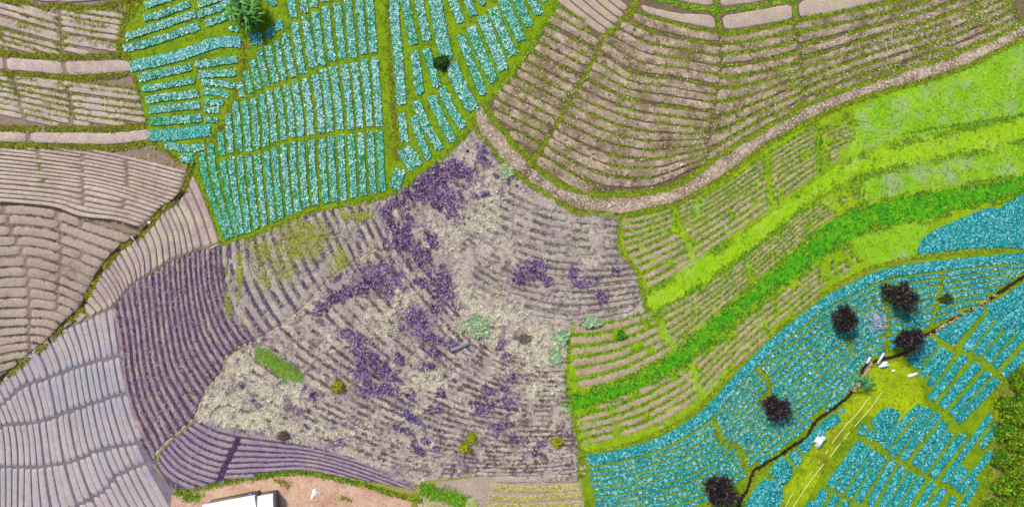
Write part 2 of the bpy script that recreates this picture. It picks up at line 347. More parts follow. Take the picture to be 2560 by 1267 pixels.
# broad terraces
bC = [(-60, 512), (130, 524), (200, 546), (290, 558), (340, 576), (330, 595), (280, 636), (240, 682), (215, 735), (197, 770), (150, 812), (120, 848), (70, 888), (0, 945), (-60, 985)]
f = addfield([[(-80, 505), (60, 512), (150, 526), (220, 552), (345, 590)], [(-80, 650), (60, 640), (150, 660), (260, 710)], [(-80, 800), (60, 795), (130, 800), (200, 830)], [(-80, 960), (40, 920), (100, 925), (180, 960)]], [5, 6, 6],
             bC, [([(3, 512), (28, 570), (52, 620), (72, 700), (75, 900)], 3.5), ([(139, 520), (150, 580), (155, 640), (148, 700), (142, 790)], 3.5), ([(202, 545), (205, 600), (204, 660)], 3.5)], M_soilC, .16, .12, wob=.7, dj=.12, seed=4)
weeds_shadeL.add(clumps(scatter_furrows(f, 2.6, 1.5, .44, 30, 24), .13, [(70, 58, 52), (92, 80, 60), (84, 70, 60)], 5, z=.14))  # dark clumps paint shade and residue into the terrace furrows
weeds_shadeL.add(clumps(scatter_line([(x + 4, y + 4) for x, y in DITCH1], 7, 2.4, .46, 26, 5), .22, YG + YG + OLIVE, 6, z=.12))
weeds_shadeL.add(clumps(scatter_line(DITCH1, 12, 1.3), .18, [(60, 48, 38), (88, 74, 60), (104, 92, 66), (46, 36, 30)], 6))
# strip east of the ditch
bD = [(484, 410), (500, 470), (528, 540), (552, 608), (500, 622), (430, 648), (380, 680), (332, 708), (284, 765), (230, 790), (150, 822), (135, 846), (160, 812), (207, 774), (227, 735), (250, 690), (284, 645), (315, 615), (350, 596), (380, 565), (404, 532), (446, 504), (470, 474), (478, 432)]
sheet('field', bD, M_furL, ZB + .006, .5, smooth_=False, seed=3)
gD = [[(478, 425), (500, 470), (528, 540), (552, 608)], [(440, 500), (470, 560), (487, 630)], [(395, 530), (420, 590), (428, 650)], [(340, 595), (360, 640), (365, 690)], [(285, 640), (315, 690), (325, 720)], [(240, 690), (270, 730), (290, 770)], [(200, 768), (215, 780), (240, 800)], [(120, 835), (150, 850), (180, 870)]]
f = addfield(gD, [3, 4, 4, 4, 5, 4, 3], bD, [], M_soilD, .18, .17, wob=.5, step=4, dj=.15)
# ================================================================== LAVENDER FIELD
sheet('field', [(340, 1040), (372, 1110), (392, 1150), (392, 1175), (425, 1215), (450, 1232), (425, 1300), (360, 1300)], M_furE, ZB, 2, smooth_=False, seed=31)
bE = [(-60, 990), (0, 950), (60, 895), (140, 828), (215, 800), (282, 768), (296, 830), (305, 900), (316, 980), (330, 1040), (352, 1100), (375, 1160), (405, 1215), (440, 1300), (-60, 1300)]
sheet('field', bE, M_furE, ZB + .006, 1, smooth_=False)
c1 = [(-40, 1040), (5, 1012), (60, 965), (120, 945), (200, 915), (300, 888)]; c2 = [(-40, 1085), (20, 1062), (90, 1055), (170, 1030), (240, 1005), (315, 982)]
c3 = [(-40, 1165), (100, 1166), (190, 1150), (240, 1128), (350, 1104)]; c4 = [(150, 1290), (220, 1250), (262, 1225), (290, 1190), (330, 1170), (360, 1158)]
c5 = [(315, 1267), (335, 1250), (370, 1240), (410, 1232)]
def L2(p, q): return [p, q]
gE = [[(-130, 960), (-60, 1050), (-45, 1165), (-40, 1320)], [(0, 930), (30, 1000), (60, 1110), (60, 1320)], [(130, 820), (165, 900), (185, 1010), (205, 1120), (245, 1230), (300, 1330)], [(282, 760), (298, 880), (322, 990), (365, 1110), (420, 1215), (480, 1320)]]
f = addfield(gE, [7, 9, 9], bE, [(c1, 4), (c2, 4), (c3, 4), (c4, 4)], M_soilE, .15, .13, wob=.5, step=4, dj=.2, seed=2)
# ================================================================== PURPLE ROWS
path_l = [(388, 1170), (386, 1150), (400, 1122), (440, 1085), (488, 1042), (500, 1012), (520, 970), (555, 930), (566, 890), (600, 866), (640, 850), (700, 815), (760, 768), (820, 702), (880, 660), (940, 622)]
bF = [(283, 768), (332, 710), (380, 682), (430, 650), (500, 624), (556, 612), (650, 585), (755, 540), (870, 515), (940, 505), (1000, 640), (940, 622), (880, 660), (820, 702), (760, 768), (700, 815), (640, 850), (600, 866), (566, 890), (555, 930), (520, 970), (500, 1012), (488, 1042), (440, 1085), (400, 1122), (386, 1160), (370, 1130), (352, 1100), (330, 1040), (316, 980), (305, 900), (296, 830)]
sheet('field', bF, M_furP, ZB, 1, smooth_=False, seed=8)
f0 = [(270, 745), (296, 860), (308, 960), (330, 1045), (370, 1130), (400, 1200)]; f05 = [(410, 625), (418, 740), (431, 837), (444, 898), (475, 956), (520, 1020)]; f1 = [(550, 590), (560, 700), (590, 780), (650, 870)]
f2 = [(770, 500), (820, 600), (850, 660), (890, 720)]; f3 = [(930, 480), (965, 560), (1000, 640), (1020, 680)]
bF1 = [p for p in bF]
fP = addfield([f0, f05, f1], [9, 11], [q for q in bF if q[0] < 900] + [], [], M_purp, .16, .42, wob=2.4, step=4, dj=.1)
sel = lambda M: M[:, 0] < 0
fP2 = addfield([f1, f2, f3], [11, 7], bF, [], M_wildR, .2, .36, wob=2.2, step=4, dj=.2, drop=lambda M: fbm(M[:, 0], M[:, 1], 30, 37) > .68)
purpR = Bag()
weeds_shadeL.add(clumps(scatter_furrows(f, .8, 1.5, .5, 40, 27), .1, [(98, 92, 108), (80, 76, 92)], 4, z=.1))  # grey clumps paint a shaded line along the lavender furrows
q = scatter_furrows(fP, 4.5, 4, .42, 34, 31); q = q[inside(q, bF)]; purpR.add(clumps(q, .2, [(72, 50, 84), (94, 68, 108), (118, 94, 126), (52, 34, 62), (128, 104, 142), (100, 84, 96)], 6, z=.05))
q = scatter_poly(bF, 110, .5, 24, 33); purpR.add(clumps(q, .17, [(96, 70, 100), (126, 104, 128), (150, 134, 150), (168, 154, 158), (104, 84, 150)], 6, z=.175))
q = scatter_poly(bF, 60, .5, 30, 43); purpR.add(clumps(q, .16, [(176, 164, 160), (196, 186, 178), (140, 124, 130)], 5, z=.175))
q = scatter_poly(bF, 40, .6, 34, 53); purpR.add(clumps(q[q[:, 0] < 560], .2, [(98, 86, 70), (120, 108, 76), (90, 70, 80)], 6, z=.175))
q = scatter_furrows(fP2, 7, 3.4, .43, 36, 35); q = q[inside(q, bF)]; purpR.add(clumps(q, .18, [(72, 50, 84), (94, 68, 108), (118, 94, 126), (100, 84, 96), (130, 104, 142)], 6, z=.12))
weeds_shadeL.add(clumps(scatter_poly([(560, 620), (650, 590), (755, 545), (870, 520), (900, 560), (800, 620), (640, 700), (580, 700)], 150, .47, 36, 41), .22, YG + OLIVE[:2] + BEIGE[:2], 6, z=.14))
weeds_shadeL.add(clumps(scatter_poly([(790, 590), (850, 620), (860, 670), (830, 700)], 150), .24, [(150, 180, 50), (130, 160, 60), (170, 180, 90)], 6))
weeds_shadeL.add(clumps(scatter_line([(552, 612), (558, 680), (570, 740), (580, 800)], 14, 1.2, .42), .22, YG + OLIVE, 6))
# lower purple rows
bF3 = [(392, 1165), (402, 1128), (442, 1092), (492, 1048), (560, 1068), (640, 1088), (760, 1110), (880, 1140), (980, 1180), (1040, 1225), (940, 1205), (800, 1180), (720, 1176), (640, 1188), (540, 1210), (450, 1232), (420, 1210)]
bF2 = [(556, 612), (650, 585), (755, 540), (870, 515), (940, 505), (965, 560), (960, 612), (940, 618), (880, 656), (820, 698), (760, 764), (700, 811), (640, 846), (612, 856), (590, 800), (570, 730)]
sheet('field', bF2, M_wildR, ZB + .007, 2, smooth_=False, seed=44)
q = scatter_poly(bF2, 70, .5, 34, 48); purpR.add(clumps(q, .2, BEIGE + [(150, 136, 130), (170, 160, 90)], 6, .2, .5, z=.1))
sheet('field', bF3, M_furP, ZB, 1, smooth_=False, seed=9)
fP3 = addfield([[(488, 1035), (560, 1066), (640, 1082), (760, 1104), (900, 1140), (1050, 1200)], [(440, 1088), (490, 1130), (560, 1155), (660, 1155), (800, 1160), (1050, 1240)], [(385, 1150), (420, 1195), (480, 1225), (560, 1240), (800, 1220), (1050, 1280)]], [5, 6], bF3, [([(598, 1095), (575, 1140), (545, 1205)], 11)], mat_noise('mauve_ridge', [(112, 98, 116), (142, 126, 144), (166, 152, 160)], (2.2, .5, .14), blotch=((160, 152, 140), 4, .5, .68, .6), grain=.3), .15, .34, wob=1.6, step=4)
q = scatter_furrows(fP3, 2.2, 4, .44, 30, 45); q = q[(q[:, 0] < 760)]; purpR.add(clumps(q, .17, PURP[:2] + [(120, 104, 128), (150, 136, 156), (84, 76, 150)], 6, z=.06))
q = scatter_poly(bF3, 60, .48, 24, 47); purpR.add(clumps(q, .15, [(168, 154, 160), (130, 114, 136), (190, 180, 176), (108, 94, 116)], 5, z=.17))
purpR.add(clumps(scatter_line([(598, 1095), (575, 1140), (545, 1205)], 8, 2), .2, PURP[:2] + [(60, 52, 66)], 6))
# ================================================================== WILD CENTRE
bG = [(940, 505), (1000, 478), (1060, 430), (1120, 385), (1165, 345), (1190, 312), (1215, 358), (1258, 412), (1316, 460), (1384, 500), (1438, 530), (1545, 543), (1548, 620), (1592, 682), (1612, 780), (1560, 796), (1430, 818), (1420, 860), (1410, 930), (1430, 1040), (1448, 1130), (1448, 1190), (1200, 1188), (1060, 1200), (1030, 1215), (960, 1182), (880, 1142), (760, 1112), (640, 1090), (560, 1070), (492, 1046), (504, 1012), (524, 972), (560, 930), (572, 892), (640, 852), (760, 770), (820, 704), (880, 662), (960, 620), (960, 560)]
sheet('field', bG, M_wild, ZB + .006, 2, smooth_=False, seed=12)
bW = [p for p in bG]
bH = [(1290, 470), (1360, 502), (1450, 538), (1545, 548), (1545, 620), (1590, 682), (1612, 776), (1560, 790), (1430, 812), (1340, 800), (1250, 790), (1180, 740), (1150, 650), (1110, 590), (1200, 510)]
rw = 0
fH = addfield([[(1180, 420), (1290, 490), (1400, 530), (1600, 555)], [(1100, 520), (1230, 600), (1400, 655), (1650, 655)], [(1050, 560), (1150, 700), (1260, 765), (1430, 800), (1650, 765)]], [6, 8], bH, [], M_wildR, .18, .26, wob=2.8, step=5, seed=6, dj=.2, drop=lambda M: fbm(M[:, 0], M[:, 1], 34, 57) > .62)
fW = addfield([[(960, 440), (1030, 590), (1120, 720), (1210, 850), (1320, 900), (1480, 905)], [(800, 700), (930, 830), (1060, 930), (1230, 1000), (1480, 1020)], [(600, 830), (720, 930), (900, 1030), (1080, 1100), (1260, 1130), (1480, 1120)], [(470, 1000), (640, 1060), (840, 1120), (1040, 1185), (1260, 1200), (1480, 1190)]], [9, 9, 7], bG,
              [(path_l, 8)], M_wild, .18, .26, wob=3.0, step=6, seed=11, drop=lambda M: inside(M, bH) | (fbm(M[:, 0], M[:, 1], 26, 51) > .62))
dry = Bag()
q = scatter_poly(bG, 105); q = q[~inside(q, bH) | (rng.random(len(q)) < .3)]
dens = fbm(q[:, 0], q[:, 1], 34, 61) > .48 + rng.normal(0, .06, len(q)); q = q[dens]
dry.add(clumps(q, .28, BEIGE[:3] + [(150, 136, 130), (176, 164, 158), (136, 120, 114), (190, 180, 166)], 6, .14, .5, z=.14))
q = scatter_poly(bG, 40, .53, 40, 62); dry.add(clumps(q, .22, [(146, 122, 158), (120, 96, 134), (168, 150, 172), (110, 92, 110)], 6, .25, .5, z=.15))
q = scatter_poly(bG, 60, .55, 17, 67); dry.add(clumps(q, .2, [(118, 102, 92), (100, 84, 84), (136, 120, 104), (150, 132, 144), (92, 78, 66)], 6, .3, .3, z=.16))
q = scatter_poly(bG, 40, .55, 40, 69); dry.add(clumps(q, .22, [(150, 150, 40), (170, 170, 80), (130, 130, 40)], 6, .2, .4, z=.1))
q = scatter_poly(bG, 150, .56, 17, 68); q = q[(q[:, 0] < 1330) & ~inside(q, bH)]; dry.add(clumps(q, .2, PURP + PURPL, 6, .36, .6, z=.15))
q = scatter_furrows(fW, 2.0, 5, .42, 22, 64); q = q[inside(q, bG)]; dry.add(clumps(q, .22, [(96, 82, 72), (122, 108, 96), (84, 68, 72), (140, 124, 110)], 6, .3, .3))  # brown clumps paint shadow streaks along the ruts
q = scatter_furrows(fH, 2.0, 4, .42, 26, 65); q = q[inside(q, bH)]; dry.add(clumps(q, .2, [(98, 88, 84), (122, 112, 104), (90, 76, 92), (160, 150, 96)], 6, .3, .3))  # groove shade painted as dark clumps between the grey rows
q = scatter_furrows(fW, 6.0, 3, .5, 30, 74); q = q[inside(q, bG)]; dry.add(clumps(q[::2], .18, [(92, 76, 70), (112, 98, 90), (80, 64, 70)], 6, .35, .3, z=.2))  # darker streaks of painted shade on the same ruts
q = scatter_furrows(fH, 5.0, 3, .48, 30, 75); q = q[inside(q, bH)]; dry.add(clumps(q[::2], .17, [(104, 92, 90), (126, 114, 108), (100, 84, 100)], 6, .35, .3, z=.2))  # more painted groove shade along the grey rows
q = scatter_poly(bG, 110, .57, 30, 77); dry.add(clumps(q, .26, [(240, 236, 216), (228, 222, 204), (212, 204, 182)], 7, .12, .5, z=.17))
for cx, cy, rx, ry, n in [(1220, 790, 60, 38, 700), (1150, 745, 30, 30, 200), (1300, 850, 60, 30, 500), (1330, 900, 50, 30, 300), (1390, 870, 30, 60, 350), (545, 1020, 50, 30, 350), (640, 1050, 60, 20, 300), (600, 930, 40, 30, 200), (1340, 970, 50, 30, 200), (720, 1000, 60, 25, 250), (1230, 500, 30, 40, 250), (1210, 560, 60, 25, 250), (550, 1010, 60, 28, 700), (620, 1048, 80, 16, 600), (700, 975, 70, 22, 500), (600, 905, 26, 36, 350), (1220, 790, 62, 44, 700), (1320, 850, 60, 40, 500), (740, 1070, 80, 16, 300), (880, 1080, 80, 20, 300), (1060, 950, 50, 30, 350), (960, 800, 40, 40, 300), (1010, 740, 30, 30, 200), (1120, 590, 50, 30, 250)]:
    n = int(n * .95); q = np.c_[rng.normal(cx, rx * .62, n), rng.normal(cy, ry * .62, n)]; q = q[inside(q, bG) & (fbm(q[:, 0], q[:, 1], 13, 79) > .47)]
    dry.add(clumps(q, .36, [(224, 218, 194), (240, 236, 214), (206, 198, 172), (232, 226, 196)], 7, .12, .5, z=.14))
tag(dry.build('dry_grass_shade'), 'pale straw coloured dead grass with painted dark furrow shade covering the overgrown middle field', 'dry grass', kind='stuff')
for cx, cy, rx, ry, n in [(660, 625, 34, 34, 260), (755, 575, 50, 24, 420), (745, 620, 40, 30, 380), (790, 600, 30, 40, 260), (850, 650, 18, 40, 260), (600, 680, 10, 60, 140), (710, 670, 30, 40, 220), (572, 760, 8, 30, 80), (890, 540, 40, 14, 160), (660, 700, 20, 30, 90)]:
    q = np.c_[rng.normal(cx, rx * .6, n), rng.normal(cy, ry * .6, n)]; q = q[inside(q, bF)]
    weeds_shadeL.add(clumps(q, .2, YG[:4] + [(176, 176, 70), (150, 170, 60), (190, 186, 110)], 6, z=.16))
tag(purpR.build('purple_weeds'), 'low purple weeds filling the furrows of the mauve rows', 'weeds', kind='stuff')
sheet('path', list(map(tuple, np.vstack([smooth(path_l, step=9) + [-1.7, -1.7], (smooth(path_l, step=9) + [1.7, 1.7])[::-1]]))), M_path, .05, 1.6, smooth_=False)
PB = [(1205, 395, 13, 26, 0, 'narrow upright purple shrub patch alone near the tip of the cabbage field'), (1150, 425, 46, 20, 15, 0), (1080, 440, 55, 24, -25, 0), (1105, 485, 55, 30, -10, 0), (1040, 485, 44, 22, -30, 0), (1128, 522, 32, 22, 40, 0),
      (1205, 490, 18, 10, 0, 0), (985, 507, 28, 11, 0, 0), (962, 528, 18, 15, 0, 0), (980, 570, 34, 9, 62, 0), (1005, 600, 34, 32, 0, 0), (1022, 555, 14, 30, 0, 0), (1045, 640, 32, 26, 40, 0), (1078, 600, 24, 12, 40, 0),
      (912, 690, 30, 24, 20, 0), (965, 695, 46, 36, 30, 0), (900, 725, 26, 12, 0, 0), (828, 692, 16, 10, 0, 0), (860, 735, 30, 12, -40, 0), (1100, 690, 38, 22, 35, 0), (1112, 735, 46, 24, 45, 0), (1052, 705, 20, 14, 0, 0),
      (1040, 790, 34, 26, 40, 0), (1065, 835, 46, 24, 45, 0), (1015, 815, 20, 12, 0, 0), (1130, 862, 22, 10, 0, 0), (1092, 884, 14, 11, 0, 0), (870, 835, 24, 16, 20, 0), (905, 862, 40, 18, 42, 0), (930, 905, 48, 28, 40, 0), (975, 935, 40, 14, 35, 0), (900, 930, 24, 20, 0, 0), (915, 975, 24, 16, 0, 0), (962, 972, 38, 14, 20, 0),
      (1030, 992, 22, 9, 25, 0), (1100, 980, 16, 7, 35, 0), (1035, 1045, 52, 9, 25, 0), (1085, 1022, 20, 9, -10, 0), (1012, 1075, 26, 8, 20, 0), (1060, 1100, 13, 7, 0, 0), (1045, 1120, 16, 8, 30, 0), (1090, 1118, 9, 5, 0, 0), (778, 975, 18, 10, 20, 0), (790, 990, 20, 8, 10, 0), (769, 1068, 13, 7, 10, 0), (850, 1100, 18, 7, 20, 0),
      (1213, 975, 24, 9, 15, 0), (1260, 970, 13, 9, 0, 0), (1222, 1010, 40, 12, 5, 0), (1268, 1005, 14, 12, 0, 0), (1205, 1030, 22, 8, 10, 0), (1245, 1060, 44, 8, -6, 0), (1240, 1080, 18, 10, 0, 0), (1290, 1092, 22, 8, 12, 0), (1338, 1130, 18, 8, 15, 0), (1413, 1157, 13, 10, 10, 0), (1353, 1108, 10, 5, 0, 0),
      (1250, 855, 9, 18, 15, 0), (1264, 888, 8, 8, 0, 0), (1282, 930, 6, 16, 0, 0), (1278, 950, 9, 6, 0, 0), (1075, 915, 14, 8, 30, 0), (1055, 925, 18, 6, 40, 0), (995, 890, 8, 12, -40, 0), (1000, 905, 12, 6, 30, 0),
      (1325, 680, 42, 22, -20, 0), (1350, 663, 26, 14, 20, 0), (1360, 700, 22, 9, 45, 0), (1300, 700, 20, 10, 0, 0), (1433, 682, 11, 16, 0, 0), (1452, 710, 26, 12, -20, 0), (1480, 702, 22, 6, -22, 0), (1533, 680, 19, 13, -10, 'dense dark purple shrub patch, easternmost in the dry rows'), (1505, 742, 13, 16, 0, 'small rounded purple shrub patch below the easternmost pair in the dry rows'), (1270, 455, 22, 5, 35, 0), (1240, 437, 7, 7, 0, 0),
      (1090, 770, 18, 12, 40, 0), (800, 770, 26, 12, -40, 0), (835, 745, 22, 10, -40, 0), (600, 958, 18, 8, 40, 0), (640, 1005, 16, 6, 30, 0), (840, 930, 12, 8, 40, 0), (745, 1020, 22, 7, 15, 0)]
def where(x, y):
    """a place one can find in the photograph"""
    refs = [((610, 28), 'the big green banana clump'), ((700, 915), 'the green grass strip'), ((1200, 810), 'the cream brush'), ((1150, 866), 'the grey board'), ((1500, 720), 'the eastern dry rows'), ((1185, 330), 'the tip of the cabbage field'),
            ((1430, 1000), 'the green lane end'), ((850, 965), 'the yellow shrub'), ((1180, 1105), 'the yellow-green shrub pair'), ((1390, 1104), 'the round yellow shrub'), ((960, 500), 'the cabbage field\'s lower edge'), ((1040, 690), 'the crossing of the pale paths'), ((1340, 500), 'the curved weed line')]
    d = sorted((math.hypot(x - a, y - b), n, a, b) for (a, b), n in refs)[0]
    dx, dy = x - d[2], y - d[3]
    ang = math.degrees(math.atan2(-dy, dx)) % 360
    dirs = ['right of', 'upper right of', 'above', 'upper left of', 'left of', 'lower left of', 'below', 'lower right of']
    return '%s %s' % (dirs[int((ang + 22.5) // 45) % 8], d[1]), d[0]
groups = {}
for i, (cx, cy, rx, ry, an, lb) in enumerate(PB):
    w, d = where(cx, cy); groups.setdefault(w, []).append((d, i))
ORD = ['nearest', 'second nearest', 'third nearest', 'fourth nearest', 'fifth nearest', 'sixth nearest', 'seventh nearest', 'eighth nearest', 'ninth nearest', 'tenth nearest']
lab = {}
for w, l in groups.items():
    l.sort()
    for k, (d, i) in enumerate(l): lab[i] = 'purple shrub patch %s, %s' % (w, ORD[k] if k < 10 else '%dth nearest' % (k + 1)) if len(l) > 1 else 'only purple shrub patch %s' % w
for i, (cx, cy, rx, ry, an, lb) in enumerate(PB):
    n = int(14 + rx * ry * .34); a = math.radians(an)
    u = rng.normal(0, .52, (n, 2)) * [rx, ry]; nz = fbm(cx + u[:, 0] * 2, cy + u[:, 1] * 2, 22, 71 + i) > .45 + rng.normal(0, .04, n); u = u[nz]
    q = np.c_[cx + u[:, 0] * math.cos(a) - u[:, 1] * math.sin(a), cy + u[:, 0] * math.sin(a) + u[:, 1] * math.cos(a)]
    q = q[inside(q, bG)]
    r = rng.random()
    pal = PURP + [PURP[3], PURP[2], PURP[4]] if r < .5 else PURP + PURPL
    if i in (36,): pal = [(80, 64, 136), (104, 88, 156), (140, 128, 180), (64, 48, 100)]
    if len(q) < 3: continue
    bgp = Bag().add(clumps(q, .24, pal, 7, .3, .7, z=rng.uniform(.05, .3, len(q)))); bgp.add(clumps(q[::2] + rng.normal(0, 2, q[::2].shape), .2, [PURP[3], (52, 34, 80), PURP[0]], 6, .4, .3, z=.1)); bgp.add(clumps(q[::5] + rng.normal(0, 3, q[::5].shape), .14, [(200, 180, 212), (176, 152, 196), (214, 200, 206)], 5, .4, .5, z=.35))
    o = bgp.build('purple_shrub'); tag(o, lb or lab[i], 'shrub', 'purple shrub patches in the overgrown field')
# yellowish and mint shrubs
def shrub(name, label, cx, cy, rx, ry, pal, n, size=.3, hgt=.8, lift=.6, width=.3, stem=(86, 66, 40)):
    r = np.sqrt(rng.random(n)); t = rng.uniform(0, 6.283, n); lob = 1 + .22 * np.sin(3 * t + cx) + .14 * np.sin(5 * t + cy)
    q = np.c_[cx + r * np.cos(t) * rx * lob, cy + r * np.sin(t) * ry * lob]
    z = hgt * np.sqrt(np.clip(1 - r ** 2, 0, 1)) * rng.uniform(.4, 1.0, n)
    root = empty(name, (*px((cx, cy)), 0)); tag(root, label, 'shrub')
    b = Bag().add(clumps(q, size, pal, 7, width, lift, z=z)); o = b.build('foliage', M_leaf); 
    o.data.transform(__import__('mathutils').Matrix.Translation((-root.location.x, -root.location.y, 0))); o.parent = root
    V, F = tube([(0, 0, 0), (.03, .02, hgt * .5), (.0, .05, hgt * .8)], [.06, .04, .02]); cc = np.tile(lin(stem), (len(V), 1))
    new_mesh('stem', V, F, M_stone, cc, root)
    return root
def tube(P, R, k=6):
    P = np.asarray(P, float); T = np.gradient(P, axis=0); T /= np.linalg.norm(T, axis=1)[:, None] + 1e-9
    V = []
    for p, t, r in zip(P, T, R):
        a = np.cross(t, [.31, .95, .12]); a /= np.linalg.norm(a) + 1e-9; b = np.cross(t, a)
        th = np.arange(k) * 6.283185 / k; V.append(p + r * (np.cos(th)[:, None] * a + np.sin(th)[:, None] * b))
    V = np.vstack(V); idx = np.arange(len(P) * k).reshape(len(P), k); n = np.roll(idx, -1, 1)
    F = np.stack([idx[:-1], n[:-1], n[1:], idx[1:]], -1).reshape(-1, 4)
    return V, F
YEL = [(176, 178, 20), (150, 156, 10), (196, 190, 40), (120, 126, 16)]
MINT = [(160, 204, 156), (136, 188, 140), (190, 214, 170), (110, 166, 124), (206, 214, 176)]
for nm, lb, cx, cy, rx, ry, pal, n, sz in [
    ('shrub', 'olive yellow shrub in the dry field below the green grass strip', 848, 965, 16, 16, YEL + OLIVE, 120, .25),
    ('shrub', 'upper of the two touching yellow-green shrubs in the dry field', 1180, 1092, 12, 13, YEL + YG2[:2], 110, .25),
    ('shrub', 'lower of the two touching yellow-green shrubs in the dry field', 1162, 1117, 12, 12, YEL + YG2[:2], 100, .25),
    ('shrub', 'round yellow shrub beside the green lane in the dry field corner', 1392, 1104, 13, 11, YEL, 110, .25),
    ('shrub', 'pale mint shrub in the middle of the cream brush', 1192, 815, 32, 26, MINT + BEIGE[:1], 320, .34),
    ('shrub', 'mint green bush on the end of the upper soil strip', 1477, 804, 20, 14, MINT, 170, .3),
    ('shrub', 'upper mint green shrub beside the strip ends', 1405, 845, 14, 20, MINT, 150, .3),
    ('shrub', 'lower mint green shrub beside the strip ends', 1388, 888, 14, 22, MINT, 160, .3),
    ('shrub', 'small dark green bush on the striped soil beds', 1553, 836, 10, 9, DG, 90, .22),
    ('shrub', 'dark green bush between cabbage beds of the upper field', 1104, 158, 17, 15, [(40, 84, 10), (20, 60, 10), (60, 100, 20), (14, 40, 10)], 220, .28),
    ('shrub', 'brown green bush on the path among the right cabbage rows', 2362, 747, 15, 9, [(60, 80, 20), (40, 60, 30), (90, 60, 60), (50, 100, 30)], 130, .24),
    ('shrub', 'dull brown shrub in the dry field above the purple rows', 710, 1087, 12, 10, [(96, 80, 84), (78, 62, 66), (120, 104, 90)], 110, .22),
    ('shrub', 'grey brown bush right of the cream brush', 1310, 845, 16, 10, [(110, 98, 92), (140, 126, 110), (90, 80, 80)], 110, .25),
    ('shrub', 'pale mint weed clump by the curved weed line', 1265, 432, 16, 20, MINT + BEIGE[:2], 120, .26)]:
    shrub(nm, lb, cx, cy, rx, ry, pal, n, sz)
gs = Bag().add(clumps(scatter_line([(652, 884), (690, 908), (742, 944)], 19, 16), .24, [(96, 156, 50), (70, 140, 50), (120, 170, 60), (150, 150, 40)], 6, z=.2))
tag(gs.build('grass'), 'strip of fresh green grass lying diagonally in the dry field', 'grass', kind='stuff')

# ================================================================== TOP RIGHT STONY FIELD
inner = [(1210, 255), (1221, 282), (1248, 317), (1268, 338), (1282, 361), (1316, 389), (1329, 406), (1363, 433), (1400, 460), (1451, 477), (1502, 487), (1553, 486), (1621, 480), (1672, 470), (1723, 443), (1757, 419), (1820, 372), (1903, 326), (2005, 268), (2079, 234), (2164, 207), (2249, 176), (2380, 136), (2500, 85), (2620, 20)]
outer = [(1185, 290), (1194, 331), (1214, 355), (1234, 378), (1258, 409), (1292, 436), (1316, 456), (1356, 480), (1384, 497), (1438, 528), (1485, 531), (1543, 540), (1587, 534), (1638, 521), (1689, 511), (1740, 484), (1820, 436), (1903, 372), (2020, 305), (2110, 262), (2200, 232), (2320, 200), (2420, 165), (2490, 130), (2560, 95), (2640, 40)]
bI = [(1392, 10), (1340, 100), (1290, 172), (1225, 250)] + inner + [(2620, -60), (1380, -60)]
sheet('field', [(1385, -60), (1392, 10), (1340, 100), (1290, 172), (1205, 262)] + outer + [(2640, -60)], M_furI, ZB + .006, 1.5, smooth_=False, seed=15)
field_mesh('field', family([inner, outer], [1], None, [([(1322, 452), (1318, 420)], 10)], .2, step=6)[0], M_soilI, .1, 2)
cross = [(1600, -10), (1570, 35), (1515, 85), (1492, 130), (1465, 185), (1425, 250), (1385, 320), (1335, 400)]
v2 = [(1785, -20), (1795, 60), (1805, 150), (1792, 250), (1770, 340)]; v3 = [(1985, 60), (2002, 130), (2008, 200), (2015, 270)]
g0 = [(1330, -110), (1450, -40), (1587, 30), (1689, 64), (1800, 85), (1876, 78), (2045, 44), (2249, 3), (2400, -50), (2620, -150)]
g1 = [(1240, -10), (1400, 79), (1496, 129), (1587, 183), (1689, 197), (1800, 217), (1900, 205), (2050, 160), (2200, 110), (2400, 48), (2640, -60)]
g15 = [(1150, 95), (1290, 165), (1434, 237), (1580, 295), (1689, 312), (1770, 320), (1850, 308), (1950, 268), (2080, 205), (2250, 150), (2400, 102), (2640, 0)]
g2 = [(1120, 260), (1250, 335), (1363, 392), (1430, 432), (1499, 463), (1560, 472), (1635, 467), (1700, 440), (1780, 400), (1850, 350), (1950, 295), (2080, 234), (2250, 176), (2400, 125), (2640, 20)]
bI2 = [(1390, 22), (1440, 52), (1505, 96), (1525, 88), (1570, 45), (1587, 40), (1638, 57), (1689, 70), (1757, 86), (1800, 92), (1876, 84), (1978, 64), (2045, 50), (2147, 34), (2249, 6), (2300, -40), (2460, -40), (2530, 20), (2545, 60), (2380, 128), (2249, 168), (2164, 200), (2079, 226), (2005, 260), (1903, 318), (1820, 364), (1757, 411), (1723, 435), (1672, 462), (1621, 472), (1553, 478), (1502, 479), (1451, 469), (1400, 452), (1363, 425), (1329, 398), (1290, 353), (1255, 310), (1228, 275), (1232, 248), (1294, 176), (1344, 104)]
xat = lambda line, M: np.interp(M[:, 1], [p[1] for p in line], [p[0] for p in line])
fI = addfield([g0, g1, g15, g2], [5, 5, 7], bI2, [(cross, 8), (v2, 5)], M_soilI, .16, .17, wob=2.0, step=5, dj=.3, seed=20, drop=lambda M: M[:, 0] > xat(v2, M))
fI += addfield([g0, g1, g2], [5, 5], bI2, [(v3, 5)], M_soilI, .16, .19, wob=2.2, step=5, dj=.25, seed=21, drop=lambda M: (M[:, 0] < xat(v2, M)) | (M[:, 0] > xat(v3, M)))
fI += addfield([g0, g1, g2], [4, 4], bI2, [], M_soilI, .16, .22, wob=2.6, step=5, dj=.4, seed=22, drop=lambda M: M[:, 0] < xat(v3, M))
g3 = [(x - 12, y + 32) for x, y in g2]
fI += addfield([g2, g3], [1], bI2, [(cross, 8)], M_soilI, .2, .2, wob=1.7, step=5, seed=23, drop=lambda M: M[:, 0] > 1660, minlen=4)
stw = Bag()
q = scatter_furrows(fI, 5.5, 5, .47, 30, 81); stw.add(clumps(q, .19, YG[:3] + YG2[:2] + OLIVE[:2], 6, z=.12))
